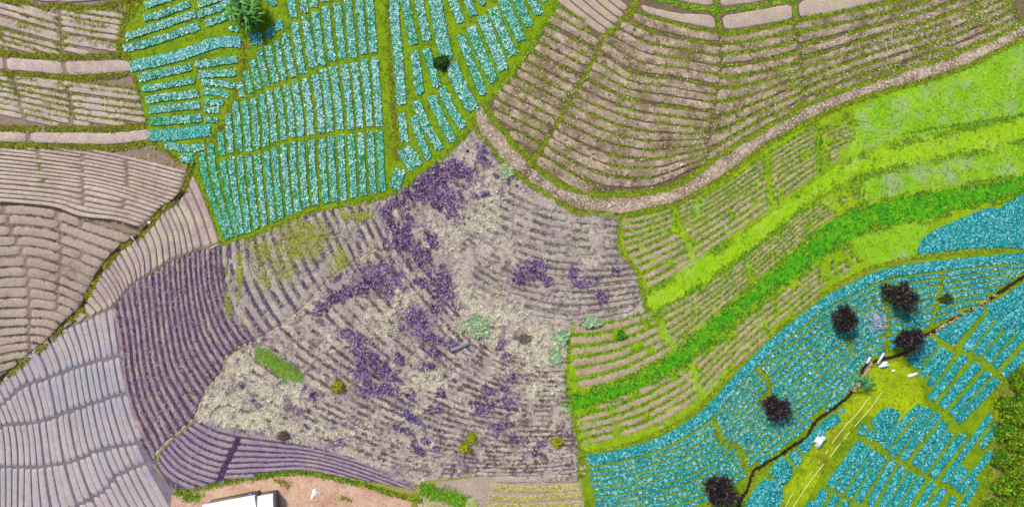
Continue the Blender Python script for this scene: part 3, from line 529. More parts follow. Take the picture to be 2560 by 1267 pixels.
q = scatter_furrows([f[f[:, 0] > 1800] for f in fI], 7.0, 7, .42, 26, 83); stw.add(clumps(q, .2, YG[:2] + YG2 + OLIVE[:2], 6, z=.12))
q = scatter_poly(bI2, 170, .52, 24, 85); stw.add(clumps(q, .16, OLIVE + [(112, 94, 80), (92, 76, 66), (128, 110, 92)], 5, .4, .3, z=.21))
q = scatter_poly(outer[3:] + inner[::-1][:-6], 120, .5, 26, 86); stw.add(clumps(q, .15, OLIVE + [(112, 94, 80), (92, 76, 66)], 5, .4, .3, z=.1))
stw.add(clumps(scatter_line(inner, 8, 2.6), .24, YG2[:3] + YG, 6, z=.08)); stw.add(clumps(scatter_line(outer, 6, 2.0), .22, YG + YG2[:3], 6, z=.05)); stw.add(clumps(scatter_line(cross, 8, 2.0, .4), .22, YG + YG2[:2], 6))
stw.add(clumps(scatter_line([(1410, 35), (1440, 50), (1447, 62), (1490, 95), (1505, 100)], 6, .9, .4), .22, YG2, 6))
stw.add(clumps(scatter_line([(1587, 36), (1638, 53), (1689, 66), (1757, 82), (1800, 88), (1876, 80), (1978, 60), (2045, 46), (2147, 30), (2249, 3)], 8, 1.8), .26, YG2, 6))
stw.add(clumps(scatter_line([(1615, -8), (1680, 5), (1730, 18), (1790, 26), (1870, 18), (1950, 5), (2000, -5)], 7, 1.4), .24, YG2, 6)); stw.add(clumps(scatter_line([(1790, 0), (1793, 40), (1800, 90)], 6, 1.4), .22, YG2, 6)); stw.add(clumps(scatter_line([(1985, 0), (1988, 50)], 6, 1.2), .22, YG2, 6))
stw.add(clumps(scatter_line([(1392, 10), (1340, 100), (1290, 172), (1225, 250), (1190, 305)], 6, 1.2), .22, YG2, 6))
tag(stw.build('weeds'), 'yellow-green weeds in the furrows and borders of the stony brown field', 'weeds', kind='stuff')
q = scatter_poly(bI2, 34); specks.add(clumps(q, .08, SPECK, 4, .9, .2, z=.22)); q = scatter_poly([(2150, 60), (2560, -20), (2560, 90), (2400, 130), (2200, 190)], 100, .5, 24, 4); specks.add(clumps(q, .085, SPECK + [(186, 172, 154)], 4, .9, .2, z=.22))
q = scatter_line([((a[0] + b[0]) / 2, (a[1] + b[1]) / 2) for a, b in zip(smooth(inner, n=30), smooth(outer, n=30))], 18, .9); specks.add(clumps(q, .08, SPECK, 4, .9, .2, z=.13))
# bare plots at the top
addfield([[(1350, -30), (1440, 42), (1520, 100)], [(1480, -90), (1530, -20), (1600, 40)]], [5], [(1395, 2), (1420, -40), (1600, -40), (1588, 0), (1560, 35), (1518, 82), (1504, 88), (1450, 52)], [], M_soilJ, .14, .12, wob=.6)
for A_, B_ in [([(1600, 12), (1690, 32), (1782, 38)], [(1612, 32), (1690, 54), (1790, 74)]), ([(1805, 40), (1880, 28), (1978, 10)], [(1812, 76), (1880, 68), (1980, 50)]), ([(1640, -40), (1720, -20), (1780, -10)], [(1640, -14), (1720, 8), (1782, 16)]), ([(1800, -30), (1880, -30), (1980, -40)], [(1802, 18), (1880, 8), (1970, -10)]), ([(1996, 6), (2080, -20), (2200, -50)], [(2000, 46), (2090, 32), (2230, -2)])]:
    field_mesh('field', family([A_, B_], [1], gap=.02, step=5)[0], M_soilJ, .12, 1.5)
# ================================================================== GREEN STRIPES
k0 = outer[11:]
k1 = [(1600, 740), (1650, 715), (1800, 620), (1950, 520), (2080, 425), (2200, 372), (2400, 325), (2640, 270)]
k2 = [(1600, 800), (1640, 790), (1710, 742), (1850, 650), (1980, 545), (2080, 472), (2200, 430), (2350, 400), (2640, 340)]
k3 = [(1400, 1000), (1550, 955), (1680, 885), (1760, 815), (1850, 742), (1950, 660), (2030, 590), (2120, 530), (2250, 495), (2400, 468), (2640, 425)]
k4 = [(1415, 1030), (1550, 990), (1690, 925), (1780, 855), (1880, 765), (1990, 690), (2080, 625), (2200, 568), (2320, 548), (2400, 520), (2640, 470)]
k5 = [(1450, 1134), (1550, 1115), (1650, 1080), (1750, 1015), (1830, 928), (1950, 822), (2060, 732), (2200, 662), (2350, 638), (2440, 630), (2640, 605)]
bK = [(1545, 545)] + k0[1:] + [(2700, 300)] + k5[::-1] + [(1432, 1040), (1412, 930), (1425, 820), (1560, 800), (1615, 780), (1592, 682), (1548, 620)]
sheet('grass_field', bK, M_grassK, ZB + .012, 1.5, smooth_=False, seed=16)
s1, s2 = smooth(k1, n=60), smooth(k2, n=60); sheet('grass_field', list(map(tuple, np.vstack([s1[1:], s2[1:][::-1]]))), M_grassB, ZB + .020, 2, smooth_=False, seed=2)
sheet('grass_field', [(2140, 275), (2250, 225), (2420, 172), (2640, 60), (2640, 268), (2400, 318), (2200, 360), (2110, 400), (2130, 340)], M_grassP, ZB + .026, 3, seed=5)
sheet('grass_field', [(2170, 445), (2300, 412), (2640, 345), (2640, 420), (2400, 460), (2250, 488), (2140, 500)], M_grassP, ZB + .026, 3, seed=6)
s1, s2 = smooth(k3, n=60), smooth(k4, n=60); sheet('grass_field', list(map(tuple, np.vstack([s1, s2[::-1]]))), M_grassD, ZB + .032, 2, smooth_=False, seed=7)
sheet('grass_field', [(2130, 590), (2220, 560), (2320, 552), (2300, 600), (2285, 640), (2200, 660), (2150, 640)], M_grassP, ZB + .026, 2, seed=8)
kcuts = [([(1682, 520), (1700, 570), (1722, 620), (1745, 680), (1760, 720)], 12), ([(1918, 380), (1922, 450), (1930, 520)], 10), ([(2046, 300), (2050, 430)], 12), ([(1640, 780), (1660, 830), (1690, 880)], 14), ([(1870, 660), (1880, 720)], 9), ([(2075, 470), (2080, 530)], 9), ([(1725, 900), (1745, 960), (1760, 1000)], 14), ([(1935, 720), (1945, 790)], 8)]
dropK = lambda M: (fbm(M[:, 0], M[:, 1], 30, 91) > .73) | (M[:, 0] > 2165) | ((M[:, 0] > 2050) & (fbm(M[:, 0], M[:, 1], 24, 95) > .5))
r1 = [k0[0], (1600, 538), (1700, 508), (1800, 455), (1920, 372), (2040, 305), (2160, 262), (2300, 215)]; r1b = [(1550, 735), (1640, 712), (1790, 615), (1940, 512), (2070, 418), (2190, 368), (2300, 340)]
r0b = [(1545, 640), (1610, 615), (1730, 560), (1860, 480), (1990, 395), (2110, 335), (2300, 275)]
bK1 = [(1552, 548), (1690, 518), (1800, 466), (1920, 382), (2030, 315), (2150, 280), (2145, 330), (2110, 400), (2070, 416), (1940, 510), (1790, 612), (1640, 705), (1618, 720), (1600, 682), (1556, 618)]
fK = []
fK += addfield([r1, r0b, r1b], [5, 5], bK1, kcuts, M_soilK, .07, .34, wob=3.0, step=5, drop=dropK, dj=.15)
bK2 = [(1428, 815), (1560, 802), (1620, 782), (1720, 742), (1850, 656), (1980, 552), (2080, 480), (2160, 455), (2180, 500), (2110, 525), (2030, 578), (1950, 648), (1850, 730), (1760, 802), (1680, 872), (1550, 942), (1424, 982)]
fK += addfield([[(1400, 808), (1500, 808), (1600, 785), (1720, 738), (1850, 652), (1980, 548), (2080, 474), (2200, 432)], [(1400, 985), (1550, 945), (1680, 876), (1760, 806), (1850, 733), (1950, 650), (2030, 580), (2120, 524), (2250, 490)]], [6], bK2, kcuts, M_soilK, .07, .3, wob=2.6, step=5, drop=dropK, dj=.1, seed=5)
bK3 = [(1442, 1035), (1550, 1000), (1690, 936), (1780, 866), (1880, 776), (1990, 702), (2080, 640), (2150, 600), (2160, 660), (2060, 724), (1950, 812), (1830, 918), (1745, 1005), (1650, 1070), (1550, 1105), (1455, 1118)]
fK += addfield([k4, k5], [6], bK3, kcuts, M_soilK, .07, .3, wob=2.6, step=5, drop=dropK, dj=.1, seed=6)
gk = Bag()
gk.add(clumps(scatter_furrows(fK, 4.5, 5, .34, 24, 98), .19, YG2 + YG[:3] + DG[:3], 6, z=.03))
gk.add(clumps(scatter_poly(bK1, 60, .48, 16, 99), .16, YG2[:2] + [(140, 150, 70), (120, 130, 60), (160, 150, 110)], 5, z=.06)); gk.add(clumps(scatter_poly(bK2, 60, .5, 16, 97), .16, YG2[:2] + [(140, 150, 70), (120, 130, 60), (160, 150, 110)], 5, z=.06)); gk.add(clumps(scatter_poly(bK3, 50, .5, 16, 96), .16, YG2[:2] + [(140, 150, 70), (160, 150, 110)], 5, z=.06))
gk.add(clumps(scatter_poly(bK, 40), .17, [(96, 140, 10), (120, 160, 12), (70, 120, 10), (150, 180, 40), (140, 150, 60)], 6, .25, .4, z=.03))
gk.add(clumps(scatter_poly([(2140, 275), (2420, 172), (2620, 80), (2620, 420), (2250, 488), (2140, 500), (2100, 400)], 110, .48, 22, 140), .2, [(84, 140, 10), (108, 160, 14), (134, 176, 30), (160, 176, 100), (172, 180, 140)], 6, .2, .5, z=.04))
q = scatter_poly([tuple(p) for p in np.vstack([smooth(k3, n=40), smooth(k4, n=40)[::-1]])], 150); gk.add(clumps(q, .24, DG + [(90, 170, 10)], 6, z=.03))
q = scatter_line(k3, 12, 2.5, .5, 30, 132); gk.add(clumps(q, .24, DG + YG2, 6, z=.02)); q = scatter_line(k4, 12, 2.5, .5, 30, 133); gk.add(clumps(q, .24, DG + YG2, 6, z=.02)); gk.add(clumps(scatter_line(k1, 12, 2.2, .5, 34, 130), .2, DG[1:] + YG2 + YG2, 6, z=.02)); gk.add(clumps(scatter_line(k2, 14, 2.2, .5, 34, 131), .2, DG[1:] + YG2 + YG2, 6, z=.02))
gk.add(clumps(scatter_line([(1445, 1200), (1448, 1130), (1432, 1040), (1412, 940), (1420, 860)], 9, 1.8), .22, YG + YG2, 6)); gk.add(clumps(scatter_line([(1548, 548), (1546, 620), (1592, 682), (1612, 760), (1640, 790)], 9, 1.6), .22, YG + YG2, 6))
gk.add(clumps(scatter_line([(2045, 305), (2052, 360), (2050, 430)], 4, .8), .2, DG, 6)); gk.add(clumps(scatter_line([(2260, 335), (2330, 322), (2400, 312), (2500, 296), (2600, 280)], 4, .9), .2, DG, 6))
gk.add(clumps(scatter_line([(1760, 510), (1900, 440), (1990, 400)], 3, .1), .2, DG, 6))
tag(gk.build('grass'), 'bright yellow-green grass and weeds growing over the striped lanes', 'grass', kind='stuff')

# ================================================================== CABBAGE BEDS
TEAL = [(176, 222, 222), (96, 190, 194), (40, 156, 160), (196, 230, 230), (6, 112, 116), (64, 180, 150), (8, 96, 92)]
TEALG = [(60, 176, 130), (90, 200, 180), (20, 140, 110), (150, 216, 206), (10, 116, 84)]
TEALB = [(40, 170, 184), (8, 146, 166), (104, 200, 212), (6, 112, 132), (150, 216, 222), (20, 160, 158), (4, 96, 116), (130, 208, 218), (16, 154, 148), (4, 88, 104)]
CAB_P = [8.0]
def cab_points(A, B, pitch=4.6, jit=.9):
    A, B = A + (B - A) * .07, B + (A - B) * .07
    M = (A + B) / 2; d = np.r_[0, np.cumsum(np.hypot(*np.diff(M, axis=0).T))]; n = max(2, int(d[-1] / pitch)); s = np.linspace(pitch * .4, d[-1] - pitch * .4, n)
    a = np.stack([np.interp(s, d, A[:, k]) for k in (0, 1)], 1); b = np.stack([np.interp(s, d, B[:, k]) for k in (0, 1)], 1)
    w = np.hypot(*(b - a).T).mean(); m = max(1, int(round(w / pitch))); t = (np.arange(m) + .5) / m
    P = a[:, None] + (b - a)[:, None] * t[None, :, None]; P[:, ::2] += (a[1] - a[0]) * .0
    return (P.reshape(-1, 2) + rng.normal(0, jit, (n * m, 2)))
def cabbages(P, pal, z, size=.21):
    """rosette of outer leaves with a paler, more upright heart"""
    b = Bag().add(clumps(P, size, pal, 6, .75, .28, .25, z=z, jit=.3)); b.add(clumps(P, size * .5, [tuple(min(255, c + 14) for c in q) for q in pal[:4]], 4, .9, .9, 0, z=z + .03, jit=.25))
    return b
ncab = [0]
def cab_bed(A, B, label, pal=TEAL, matm=None, h=.16, pitch=4.6, group='cabbage beds', name='cabbage_bed', wob=.9):
    V, F = ribbon_piece(A, B, h, wob, int(A[0, 0]) % 40, taper=1)
    M = (A + B) / 2; cx, cy = px(M.mean(0)); o = new_mesh(name, V - [cx, cy, 0], F, matm or M_mound); o.location = (cx, cy, 0)
    tag(o, label, 'cabbage bed' if name == 'cabbage_bed' else 'lettuce bed', group)
    P = cab_points(A, B, pitch); ncab[0] += len(P)
    keep = fbm(P[:, 0], P[:, 1], 13, 111) + rng.normal(0, .06, len(P)) > .24; P = P[keep]
    if len(P) == 0: return o
    if name == 'cabbage_bed' and rng.random() < .3: pal = list(pal) + [pal[3]] * 2
    elif name == 'cabbage_bed' and rng.random() < .25: pal = list(pal) + TEALG[:3]
    b = cabbages(P, pal, h * .92, .17); b.V = [v - [cx, cy, 0] for v in b.V]
    c = b.build('cabbages' if name == 'cabbage_bed' else 'lettuces', M_cab, o); c['kind'] = 'stuff'
    return o
NTH = ['first', 'second', 'third', 'fourth', 'fifth', 'sixth', 'seventh', 'eighth', 'ninth', 'tenth', 'eleventh', 'twelfth', 'thirteenth', 'fourteenth', 'fifteenth', 'sixteenth', 'seventeenth', 'eighteenth', 'nineteenth', 'twentieth'] + ['%dth' % k for k in range(21, 60)]
def seg_bed(pts, w):
    w = w * (1.2 if w > 9 else 1)
    M = smooth(pts, step=5); T = np.gradient(M, axis=0); T /= np.hypot(*T.T)[:, None]; Nn = np.stack([-T[:, 1], T[:, 0]], 1)
    return M - Nn * w / 2, M + Nn * w / 2
# base grass of the upper field
bT = [(368, -60), (352, 10), (306, 70), (300, 130), (335, 180), (355, 250), (372, 345), (420, 380), (470, 412), (500, 470), (525, 540), (556, 612), (650, 586), (700, 560), (755, 536), (870, 512), (1000, 478), (1100, 402), (1192, 305), (1220, 255), (1290, 172), (1340, 100), (1392, 8), (1430, -60)]
sheet('grass_field', bT, M_grassT, ZB + .012, 1.5, smooth_=False, seed=18)
# west block: beds running across
WB = [([(365, 15), (420, -3), (470, -20)], 16), ([(361, 46), (407, 36), (476, 10)], 16), ([(316, 94), (375, 74), (489, 36)], 17), ([(311, 123), (375, 108), (499, 65)], 18), ([(496, 14), (540, 0), (570, -12)], 15), ([(496, 38), (550, 20), (577, 5)], 16), ([(515, 60), (577, 40)], 17),
      ([(326, 168), (441, 142), (543, 108), (603, 106)], 25), ([(349, 196), (478, 169)], 18), ([(490, 163), (593, 150)], 17), ([(357, 224), (487, 202)], 15), ([(498, 188), (591, 183)], 17), ([(366, 250), (498, 234)], 18), ([(505, 206), (543, 208), (586, 215)], 15), ([(508, 230), (543, 231), (572, 239)], 15), ([(374, 276), (500, 263)], 17), ([(512, 253), (560, 258)], 14),
      ([(377, 305), (505, 295)], 20), ([(513, 275), (548, 276)], 13), ([(514, 298), (545, 302)], 14), ([(376, 340), (441, 336), (528, 325)], 27), ([(413, 364), (475, 372), (511, 366)], 17), ([(452, 394), (482, 395)], 24), ([(641, 82), (641, 114)], 28), ([(668, 92), (686, 72)], 20), ([(697, 52), (700, 76)], 18), ([(665, -8), (690, 14)], 15), ([(575, 70), (598, 76)], 14)]
left = sorted([b for b in WB if b[0][-1][0] < 520 and b[0][0][0] < 480], key=lambda b: b[0][0][1]); right = sorted([b for b in WB if not (b[0][-1][0] < 520 and b[0][0][0] < 480) and b[0][-1][0] < 610 and b[0][0][0] >= 480], key=lambda b: b[0][0][1])
for k, (p, w) in enumerate(left): A, B = seg_bed(p, w); cab_bed(A, B, 'crosswise cabbage bed in the upper field west column, %s from top' % NTH[k], TEAL + TEALG[:1])
for k, (p, w) in enumerate(right): A, B = seg_bed(p, w); cab_bed(A, B, 'short crosswise cabbage bed left of the diagonal track, %s from the top' % NTH[k], TEAL + TEALG[:2])
for p, w in WB:
    if (p, w) in left or (p, w) in right: continue
    A, B = seg_bed(p, w)
    cab_bed(A, B, 'longest and broadest crosswise cabbage bed in the west of the upper field' if w == 25 else 'small cabbage plot near the banana clump, %s' % {641: 'rounded one just below it', 668: 'slanted one to its lower right', 697: 'second stub to its right', 665: 'one at the top edge right of it', 575: 'one tucked under its lower left leaves'}.get(p[0][0], 'beside it'), TEALB[:3] + TEAL[:3])
# middle block: long beds running down, in tiers
bV = [(712, -60), (722, 52), (660, 110), (630, 150), (600, 200), (592, 245), (560, 300), (548, 340), (500, 385), (484, 412), (508, 470), (532, 540), (562, 600), (650, 574), (700, 548), (755, 524), (870, 500), (965, 478), (975, 400), (975, 330), (962, 270), (962, 0), (965, -60)]
tier1 = [(655, 118), (700, 90), (722, 62), (758, 40), (800, 18), (856, -2), (900, -8)]; tier2 = [(600, 250), (655, 228), (683, 214), (727, 204), (775, 186), (809, 166), (860, 156), (890, 152), (917, 139), (980, 130)]; tier3 = [(560, 396), (585, 388), (639, 380), (707, 356), (775, 343), (843, 334), (938, 322), (980, 318)]
Ss = [(420, 0), (440, 130), (470, 271), (478, 436), (560, 620)]; Rr = [(520, -40), (545, 130), (580, 271), (594, 436), (614, 600)]; Qq = [(680, -40), (708, 130), (737, 271), (747, 436), (765, 600)]; Pp = [(938, -40), (949, 130), (960, 271), (968, 436), (975, 600)]
pcs, fT = family([Ss, Rr, Qq, Pp], [5, 7, 9], bV, [(tier1, 9), (tier2, 9), (tier3, 9)], .24, step=4.5, minlen=5, dj=.12)
def tier_of(M):
    m = M.mean(0); f = lambda t: np.interp(m[0], [p[0] for p in t], [p[1] for p in t])
    return 0 if m[1] < f(tier1) and m[0] < 900 and m[1] < 60 else 1 if m[1] < f(tier2) else 2 if m[1] < f(tier3) else 3
tn = ['top stub tier', 'upper tier', 'middle tier', 'bottom tier']; buck = {}
for r, k, A, B in pcs: buck.setdefault(tier_of((A + B) / 2), []).append((A, B))
for t, l in buck.items():
    l.sort(key=lambda ab: ab[0][len(ab[0]) // 2, 0])
    for k, (A, B) in enumerate(l):
        x = A[0, 0]; cab_bed(A, B, 'upright cabbage bed, %s from left in the %s of the upper field' % (NTH[k], tn[t]), (TEALG * 2 + TEAL[:3]) if x < 560 or (x > 940 and t == 3) else (TEAL + TEALG[:2] if x < 700 else TEAL + TEAL[:2]))
# east block, beds leaning right
o8 = (800, 0)
EB = [([(985, -20), (988, 60), (997, 150), (1004, 262)], 22), ([(1004, 285), (1012, 355)], 18), ([(1010, -20), (1022, 50), (1036, 112)], 20), ([(1036, 129), (1051, 237)], 20), ([(1042, -20), (1068, 102)], 20), ([(1066, 122), (1094, 218)], 20), ([(1085, -20), (1098, 60), (1118, 150)], 30), ([(1128, 160), (1150, 215), (1184, 275)], 30), ([(1122, -20), (1153, 58)], 20), ([(1160, -20), (1185, 40)], 18), ([(1150, 88), (1180, 165), (1210, 238)], 20), ([(1177, 68), (1205, 140), (1236, 204)], 24), ([(1204, 42), (1232, 110), (1259, 176)], 25), ([(1231, 22), (1255, 80), (1283, 138)], 24), ([(1254, -10), (1280, 50), (1304, 102)], 24), ([(1285, -15), (1324, 66)], 21), ([(1320, -20), (1348, 36)], 22), ([(1352, -20), (1366, 4)], 16),
      ([(1040, 254), (1068, 318), (1100, 374)], 20), ([(1078, 242), (1105, 300), (1132, 353)], 21), ([(1103, 222), (1130, 275), (1157, 320)], 21), ([(1034, 292), (1052, 350), (1073, 398)], 18), ([(1018, 366), (1050, 414)], 17), ([(1003, 377), (1032, 424)], 20), ([(1002, 425), (986, 470)], 26), ([(1196, -10), (1210, 12)], 15)]
EB.sort(key=lambda b: b[0][0][0] * 1.0 + 0)
up = [b for b in EB if b[0][0][1] < 10]; mid = [b for b in EB if 10 <= b[0][0][1] < 200]; low = [b for b in EB if b[0][0][1] >= 200]
for nm, l in (('starting at the picture top edge', up), ('in the middle of the slanting east block', mid), ('at the bottom of the slanting east block', low)):
    for k, (p, w) in enumerate(l): A, B = seg_bed(p, w); cab_bed(A, B, 'leaning cabbage bed %s, %s from the left' % (nm, NTH[k]), TEAL + TEALG[:1])
gt = Bag()
gt.add(clumps(scatter_furrows(fT, 4, 1.5, .38, 30, 123), .15, YG2[:3] + YG[:3] + [(40, 120, 20)], 5, z=.06))
gt.add(clumps(scatter_poly(bT, 110, .40, 20, 7), .18, YG[2:3] + YG[:1] + YG2[:3] + [(50, 104, 10), (76, 96, 10)] + [(96, 140, 6), (60, 120, 10), (96, 90, 20)], 6, .3, .35, z=.03))
gt.add(clumps(scatter_line([(610, 100), (612, 160), (596, 230), (560, 310), (500, 380)], 14, 1.2), .22, OLIVE + YG, 6)); gt.add(clumps(scatter_line([(972, 0), (975, 150), (985, 300), (990, 400)], 8, 1.2), .22, YG + OLIVE[:2], 6))
gt.add(clumps(scatter_line([(470, 415), (500, 480), (528, 545), (556, 612), (650, 588), (755, 540), (870, 514), (1000, 480), (1100, 404), (1192, 308)], 6, 1.6), .22, YG2 + YG, 6))
tag(gt.build('grass'), 'green grass between the cabbage beds of the upper field', 'grass', kind='stuff')
# ---- right field
bR = [(1448, 1140), (1550, 1120), (1650, 1085), (1752, 1020), (1832, 932), (1952, 826), (2062, 736), (2202, 666), (2352, 642), (2640, 610), (2640, 1330), (1470, 1330)]
sheet('grass_field', bR, M_grassT, ZB + .018, 1.5, smooth_=False, seed=19)
sheet('grass_field', [(2180, 905), (2240, 900), (2280, 930), (2310, 990), (2300, 1060), (2230, 1050), (2160, 1040), (2120, 1080), (2060, 1170), (1990, 1290), (1930, 1310), (1945, 1250), (2040, 1110), (2120, 1000), (2140, 960)], M_grassC, ZB + .026, 2, seed=9)
DITCH2 = [(2640, 650), (2560, 690), (2500, 728), (2465, 752), (2400, 788), (2340, 822), (2300, 845), (2262, 880), (2225, 892), (2180, 905), (2157, 920), (2150, 950), (2135, 975), (2090, 1015), (2040, 1050), (2015, 1090), (1985, 1110), (1950, 1135), (1900, 1165), (1880, 1180), (1868, 1220), (1850, 1250), (1835, 1300)]
a = [(1455, 1137), (1550, 1120), (1650, 1088), (1752, 1024), (1834, 936), (1920, 850), (1981, 800), (2062, 740), (2107, 716), (2205, 672), (2355, 648), (2640, 622)]
b = [(1462, 1166), (1550, 1153), (1665, 1117), (1776, 1050), (1856, 958), (1940, 872), (1998, 824), (2075, 768), (2115, 748), (2210, 702), (2360, 678), (2640, 650)]
z = [(1480, 1310), (1600, 1290), (1740, 1262), (1850, 1200), (1940, 1130), (2040, 1050), (2100, 1000), (2160, 930), (2180, 905), (2260, 885), (2400, 815), (2640, 760)]
path1 = [(1763, 1010), (1787, 1054), (1804, 1102), (1845, 1119), (1865, 1165)]; path2 = [(1879, 900), (1900, 930), (1923, 963), (1902, 1010), (1990, 1060)]; path3 = [(2107, 745), (2112, 800), (2120, 850), (2134, 885)]; path4 = [(2212, 690), (2218, 790), (2214, 895)]; path5 = [(2356, 676), (2345, 740), (2322, 830)]
bR2 = [(1462, 1140), (1550, 1124), (1650, 1092), (1752, 1028), (1834, 940), (1920, 852), (2062, 742), (2205, 674), (2355, 650), (2640, 620)] + [(x - 7, y - 6) for x, y in DITCH2[0:]] + [(1500, 1320)]
trees2 = [(2256, 740, 34), (2107, 797, 28), (2271, 849, 30), (1938, 1022, 29), (1797, 1222, 36)]
cutsR = [(path2[:4], 10), (path3[2:], 6), (path4, 8), (path5, 7)]
cell = [('west of the crooked path', lambda m: m[0] < 1800), ('between the crooked path and the upright path', lambda m: 1800 <= m[0] < 2215), ('right of the upright path', lambda m: m[0] >= 2215)]
big, _ = family([a, b], [1], bR2, [(path4, 8)], .12, step=5, minlen=4)
for (r, k, A, B) in big: cab_bed(A, B, 'broad outermost cabbage band along the green lane, %s' % ('curving all along the field\'s upper edge' if k == 0 else 'straight eastern end'), TEALB + TEAL[:1], M_moundR)
frR = []
for nlab, n, lo, hi in (('west of the crooked path', 11, -1e9, 1), ('between crooked and upright paths', 13, 1, 2), ('right of the upright path', 10, 2, 9)):
    def side(M, lo=lo, hi=hi):
        xs = np.interp(M[:, 1], [p[1] for p in path1], [p[0] for p in path1], left=1763, right=1865)
        c = np.where(M[:, 0] < xs, 0, np.where(M[:, 0] < 2215, 1, 2)); w = 0 if hi == 1 else 1 if hi == 2 else 2
        return c != w
    pcs, fR = family([b, z], [n], bR2, cutsR + [(path1, 12)], .24, step=5, minlen=5, dj=.1, drop=side)
    for i, (r, k, A, B) in enumerate(pcs):
        cab_bed(A, B, 'curved cabbage row, %s from the top %s%s' % (NTH[r], nlab, '' if k == 0 else ', %s piece' % NTH[k]), TEALB + TEAL[:1], M_moundR, .16)
    frR += fR
def plot(poly, label, pal=TEALB, mat=None, pitch=4.8, name='cabbage_plot'):
    P = np.asarray(poly, float); c = px(P.mean(0)); Q = smooth(np.vstack([P, P[:1]]), step=7)[:-1]; Q += rng.normal(0, .6, Q.shape)
    G = px(Q) - c; n = len(G); G2 = G * .985
    V = np.vstack([np.c_[G, np.zeros(n)], np.c_[G2, np.full(n, .14)]]); i = np.arange(n); j = (i + 1) % n
    tri = np.array(tessellate_polygon([[Vector((x, y, 0)) for x, y in G2]])) + n
    o = new_mesh(name, V, [np.stack([i, j, j + n, i + n], 1), tri], mat or M_moundR); o.location = (*c, 0); tag(o, label, 'cabbage plot')
    lo, hi = Q.min(0), Q.max(0); gx, gy = np.meshgrid(np.arange(lo[0], hi[0], pitch), np.arange(lo[1], hi[1], pitch)); q = np.stack([gx.ravel(), gy.ravel()], 1) + rng.normal(0, 1.3, (gx.size, 2))
    q = q[inside(q, Q)]; b = cabbages(q, pal, .14, .17); b.V = [v - [c[0], c[1], 0] for v in b.V]; cc = b.build('cabbages', M_cab, o); cc['kind'] = 'stuff'
plot([(2292, 634), (2302, 602), (2345, 570), (2430, 535), (2470, 520), (2500, 522), (2520, 505), (2640, 460), (2640, 604), (2430, 620), (2330, 632)], 'large unbroken blue-green cabbage plot above the curved rows at the right edge')
plot([(2640, 665), (2560, 705), (2510, 740), (2462, 765), (2490, 790), (2500, 815), (2535, 830), (2640, 850)], 'unbroken blue-green cabbage plot below the ditch at the right edge')
F_ = (1920, 837); E_ = (1920, 700); G_ = (1380, 837)
plot(Z(*F_, [(790, 600), (840, 545), (900, 532), (960, 570), (940, 650), (885, 710), (835, 790), (785, 770), (800, 690), (760, 650)]), 'tongue shaped rounded cabbage plot beside the white lines')
plot(Z(*F_, [(1170, 5), (1245, 60), (1150, 180), (1075, 115)]), 'squarish cabbage plot right of the dark tree by the ditch'); plot(Z(*F_, [(1018, 170), (1062, 138), (1145, 190), (1095, 250)]), 'small squarish cabbage plot between the ditch and the grass clearing')
plot(Z(*G_, [(1690, 885), (1770, 985), (1705, 1105), (1608, 1005)]), 'squarish cabbage plot below the ditch, lower left of the white tarp'); plot(Z(*G_, [(1570, 1045), (1698, 1125), (1640, 1290), (1430, 1290), (1480, 1150)]), 'broad cabbage plot at the bottom edge right of the ditch')
plot(Z(*G_, [(1790, 850), (1830, 920), (1800, 965), (1740, 880)]), 'sliver of cabbage plot between tarp and ditch')
MB = [(E_, [(1570, 205), (1340, 465)], 50), (E_, [(1660, 245), (1450, 515)], 52), (E_, [(1730, 295), (1530, 545)], 52), (E_, [(1790, 370), (1600, 590)], 50), (E_, [(1870, 400), (1665, 635)], 45), (E_, [(1920, 500), (1735, 705)], 52), (E_, [(1480, 240), (1290, 440)], 46), (E_, [(1340, 340), (1250, 410)], 46),
      (F_, [(1290, 95), (1240, 180), (1170, 262), (1125, 280)], 55), (F_, [(1345, 130), (1265, 250), (1185, 370)], 42), (F_, [(1450, 155), (1195, 475)], 52), (F_, [(1545, 210), (1275, 530)], 58), (F_, [(1620, 275), (1345, 590)], 44), (F_, [(1690, 325), (1390, 635)], 50),
      (F_, [(1125, 520), (1000, 640), (850, 825)], 44), (F_, [(1190, 540), (905, 880)], 50), (F_, [(1260, 580), (1130, 720), (985, 920)], 46), (F_, [(1305, 645), (1075, 960)], 52), (F_, [(1340, 715), (1135, 1000)], 46), (F_, [(1435, 735), (1205, 1045)], 50), (F_, [(1640, 590), (1290, 1080)], 38), (F_, [(1695, 655), (1565, 825)], 38), (F_, [(1450, 975), (1355, 1110)], 56), (F_, [(1650, 855), (1405, 1160)], 42), (F_, [(1540, 1070), (1415, 1290)], 34),
      (F_, [(710, 665), (680, 740)], 40), (F_, [(770, 700), (740, 765)], 44), (F_, [(690, 785), (450, 1110)], 50), (F_, [(745, 820), (515, 1150)], 48), (F_, [(800, 855), (590, 1185)], 44), (F_, [(850, 890), (655, 1230)], 44), (F_, [(920, 925), (745, 1250)], 46), (F_, [(990, 965), (825, 1290)], 46), (F_, [(1060, 1015), (900, 1290)], 52), (F_, [(1130, 1045), (990, 1290)], 46), (F_, [(1215, 1085), (1100, 1290)], 46), (F_, [(1300, 1130), (1190, 1290)], 42), (F_, [(1370, 1190), (1320, 1300)], 42),
      (F_, [(420, 1140), (340, 1300)], 56), (F_, [(510, 1175), (440, 1300)], 46), (F_, [(580, 1220), (540, 1300)], 42), (F_, [(320, 1220), (285, 1300)], 40), (F_, [(520, 600), (385, 690)], 62), (F_, [(400, 700), (320, 760), (245, 850)], 62), (F_, [(190, 860), (230, 920)], 46), (F_, [(538, 545), (550, 572)], 34)]
pl = [(Z(*o, p), w / 2.947 * 1.08) for o, p, w in MB]
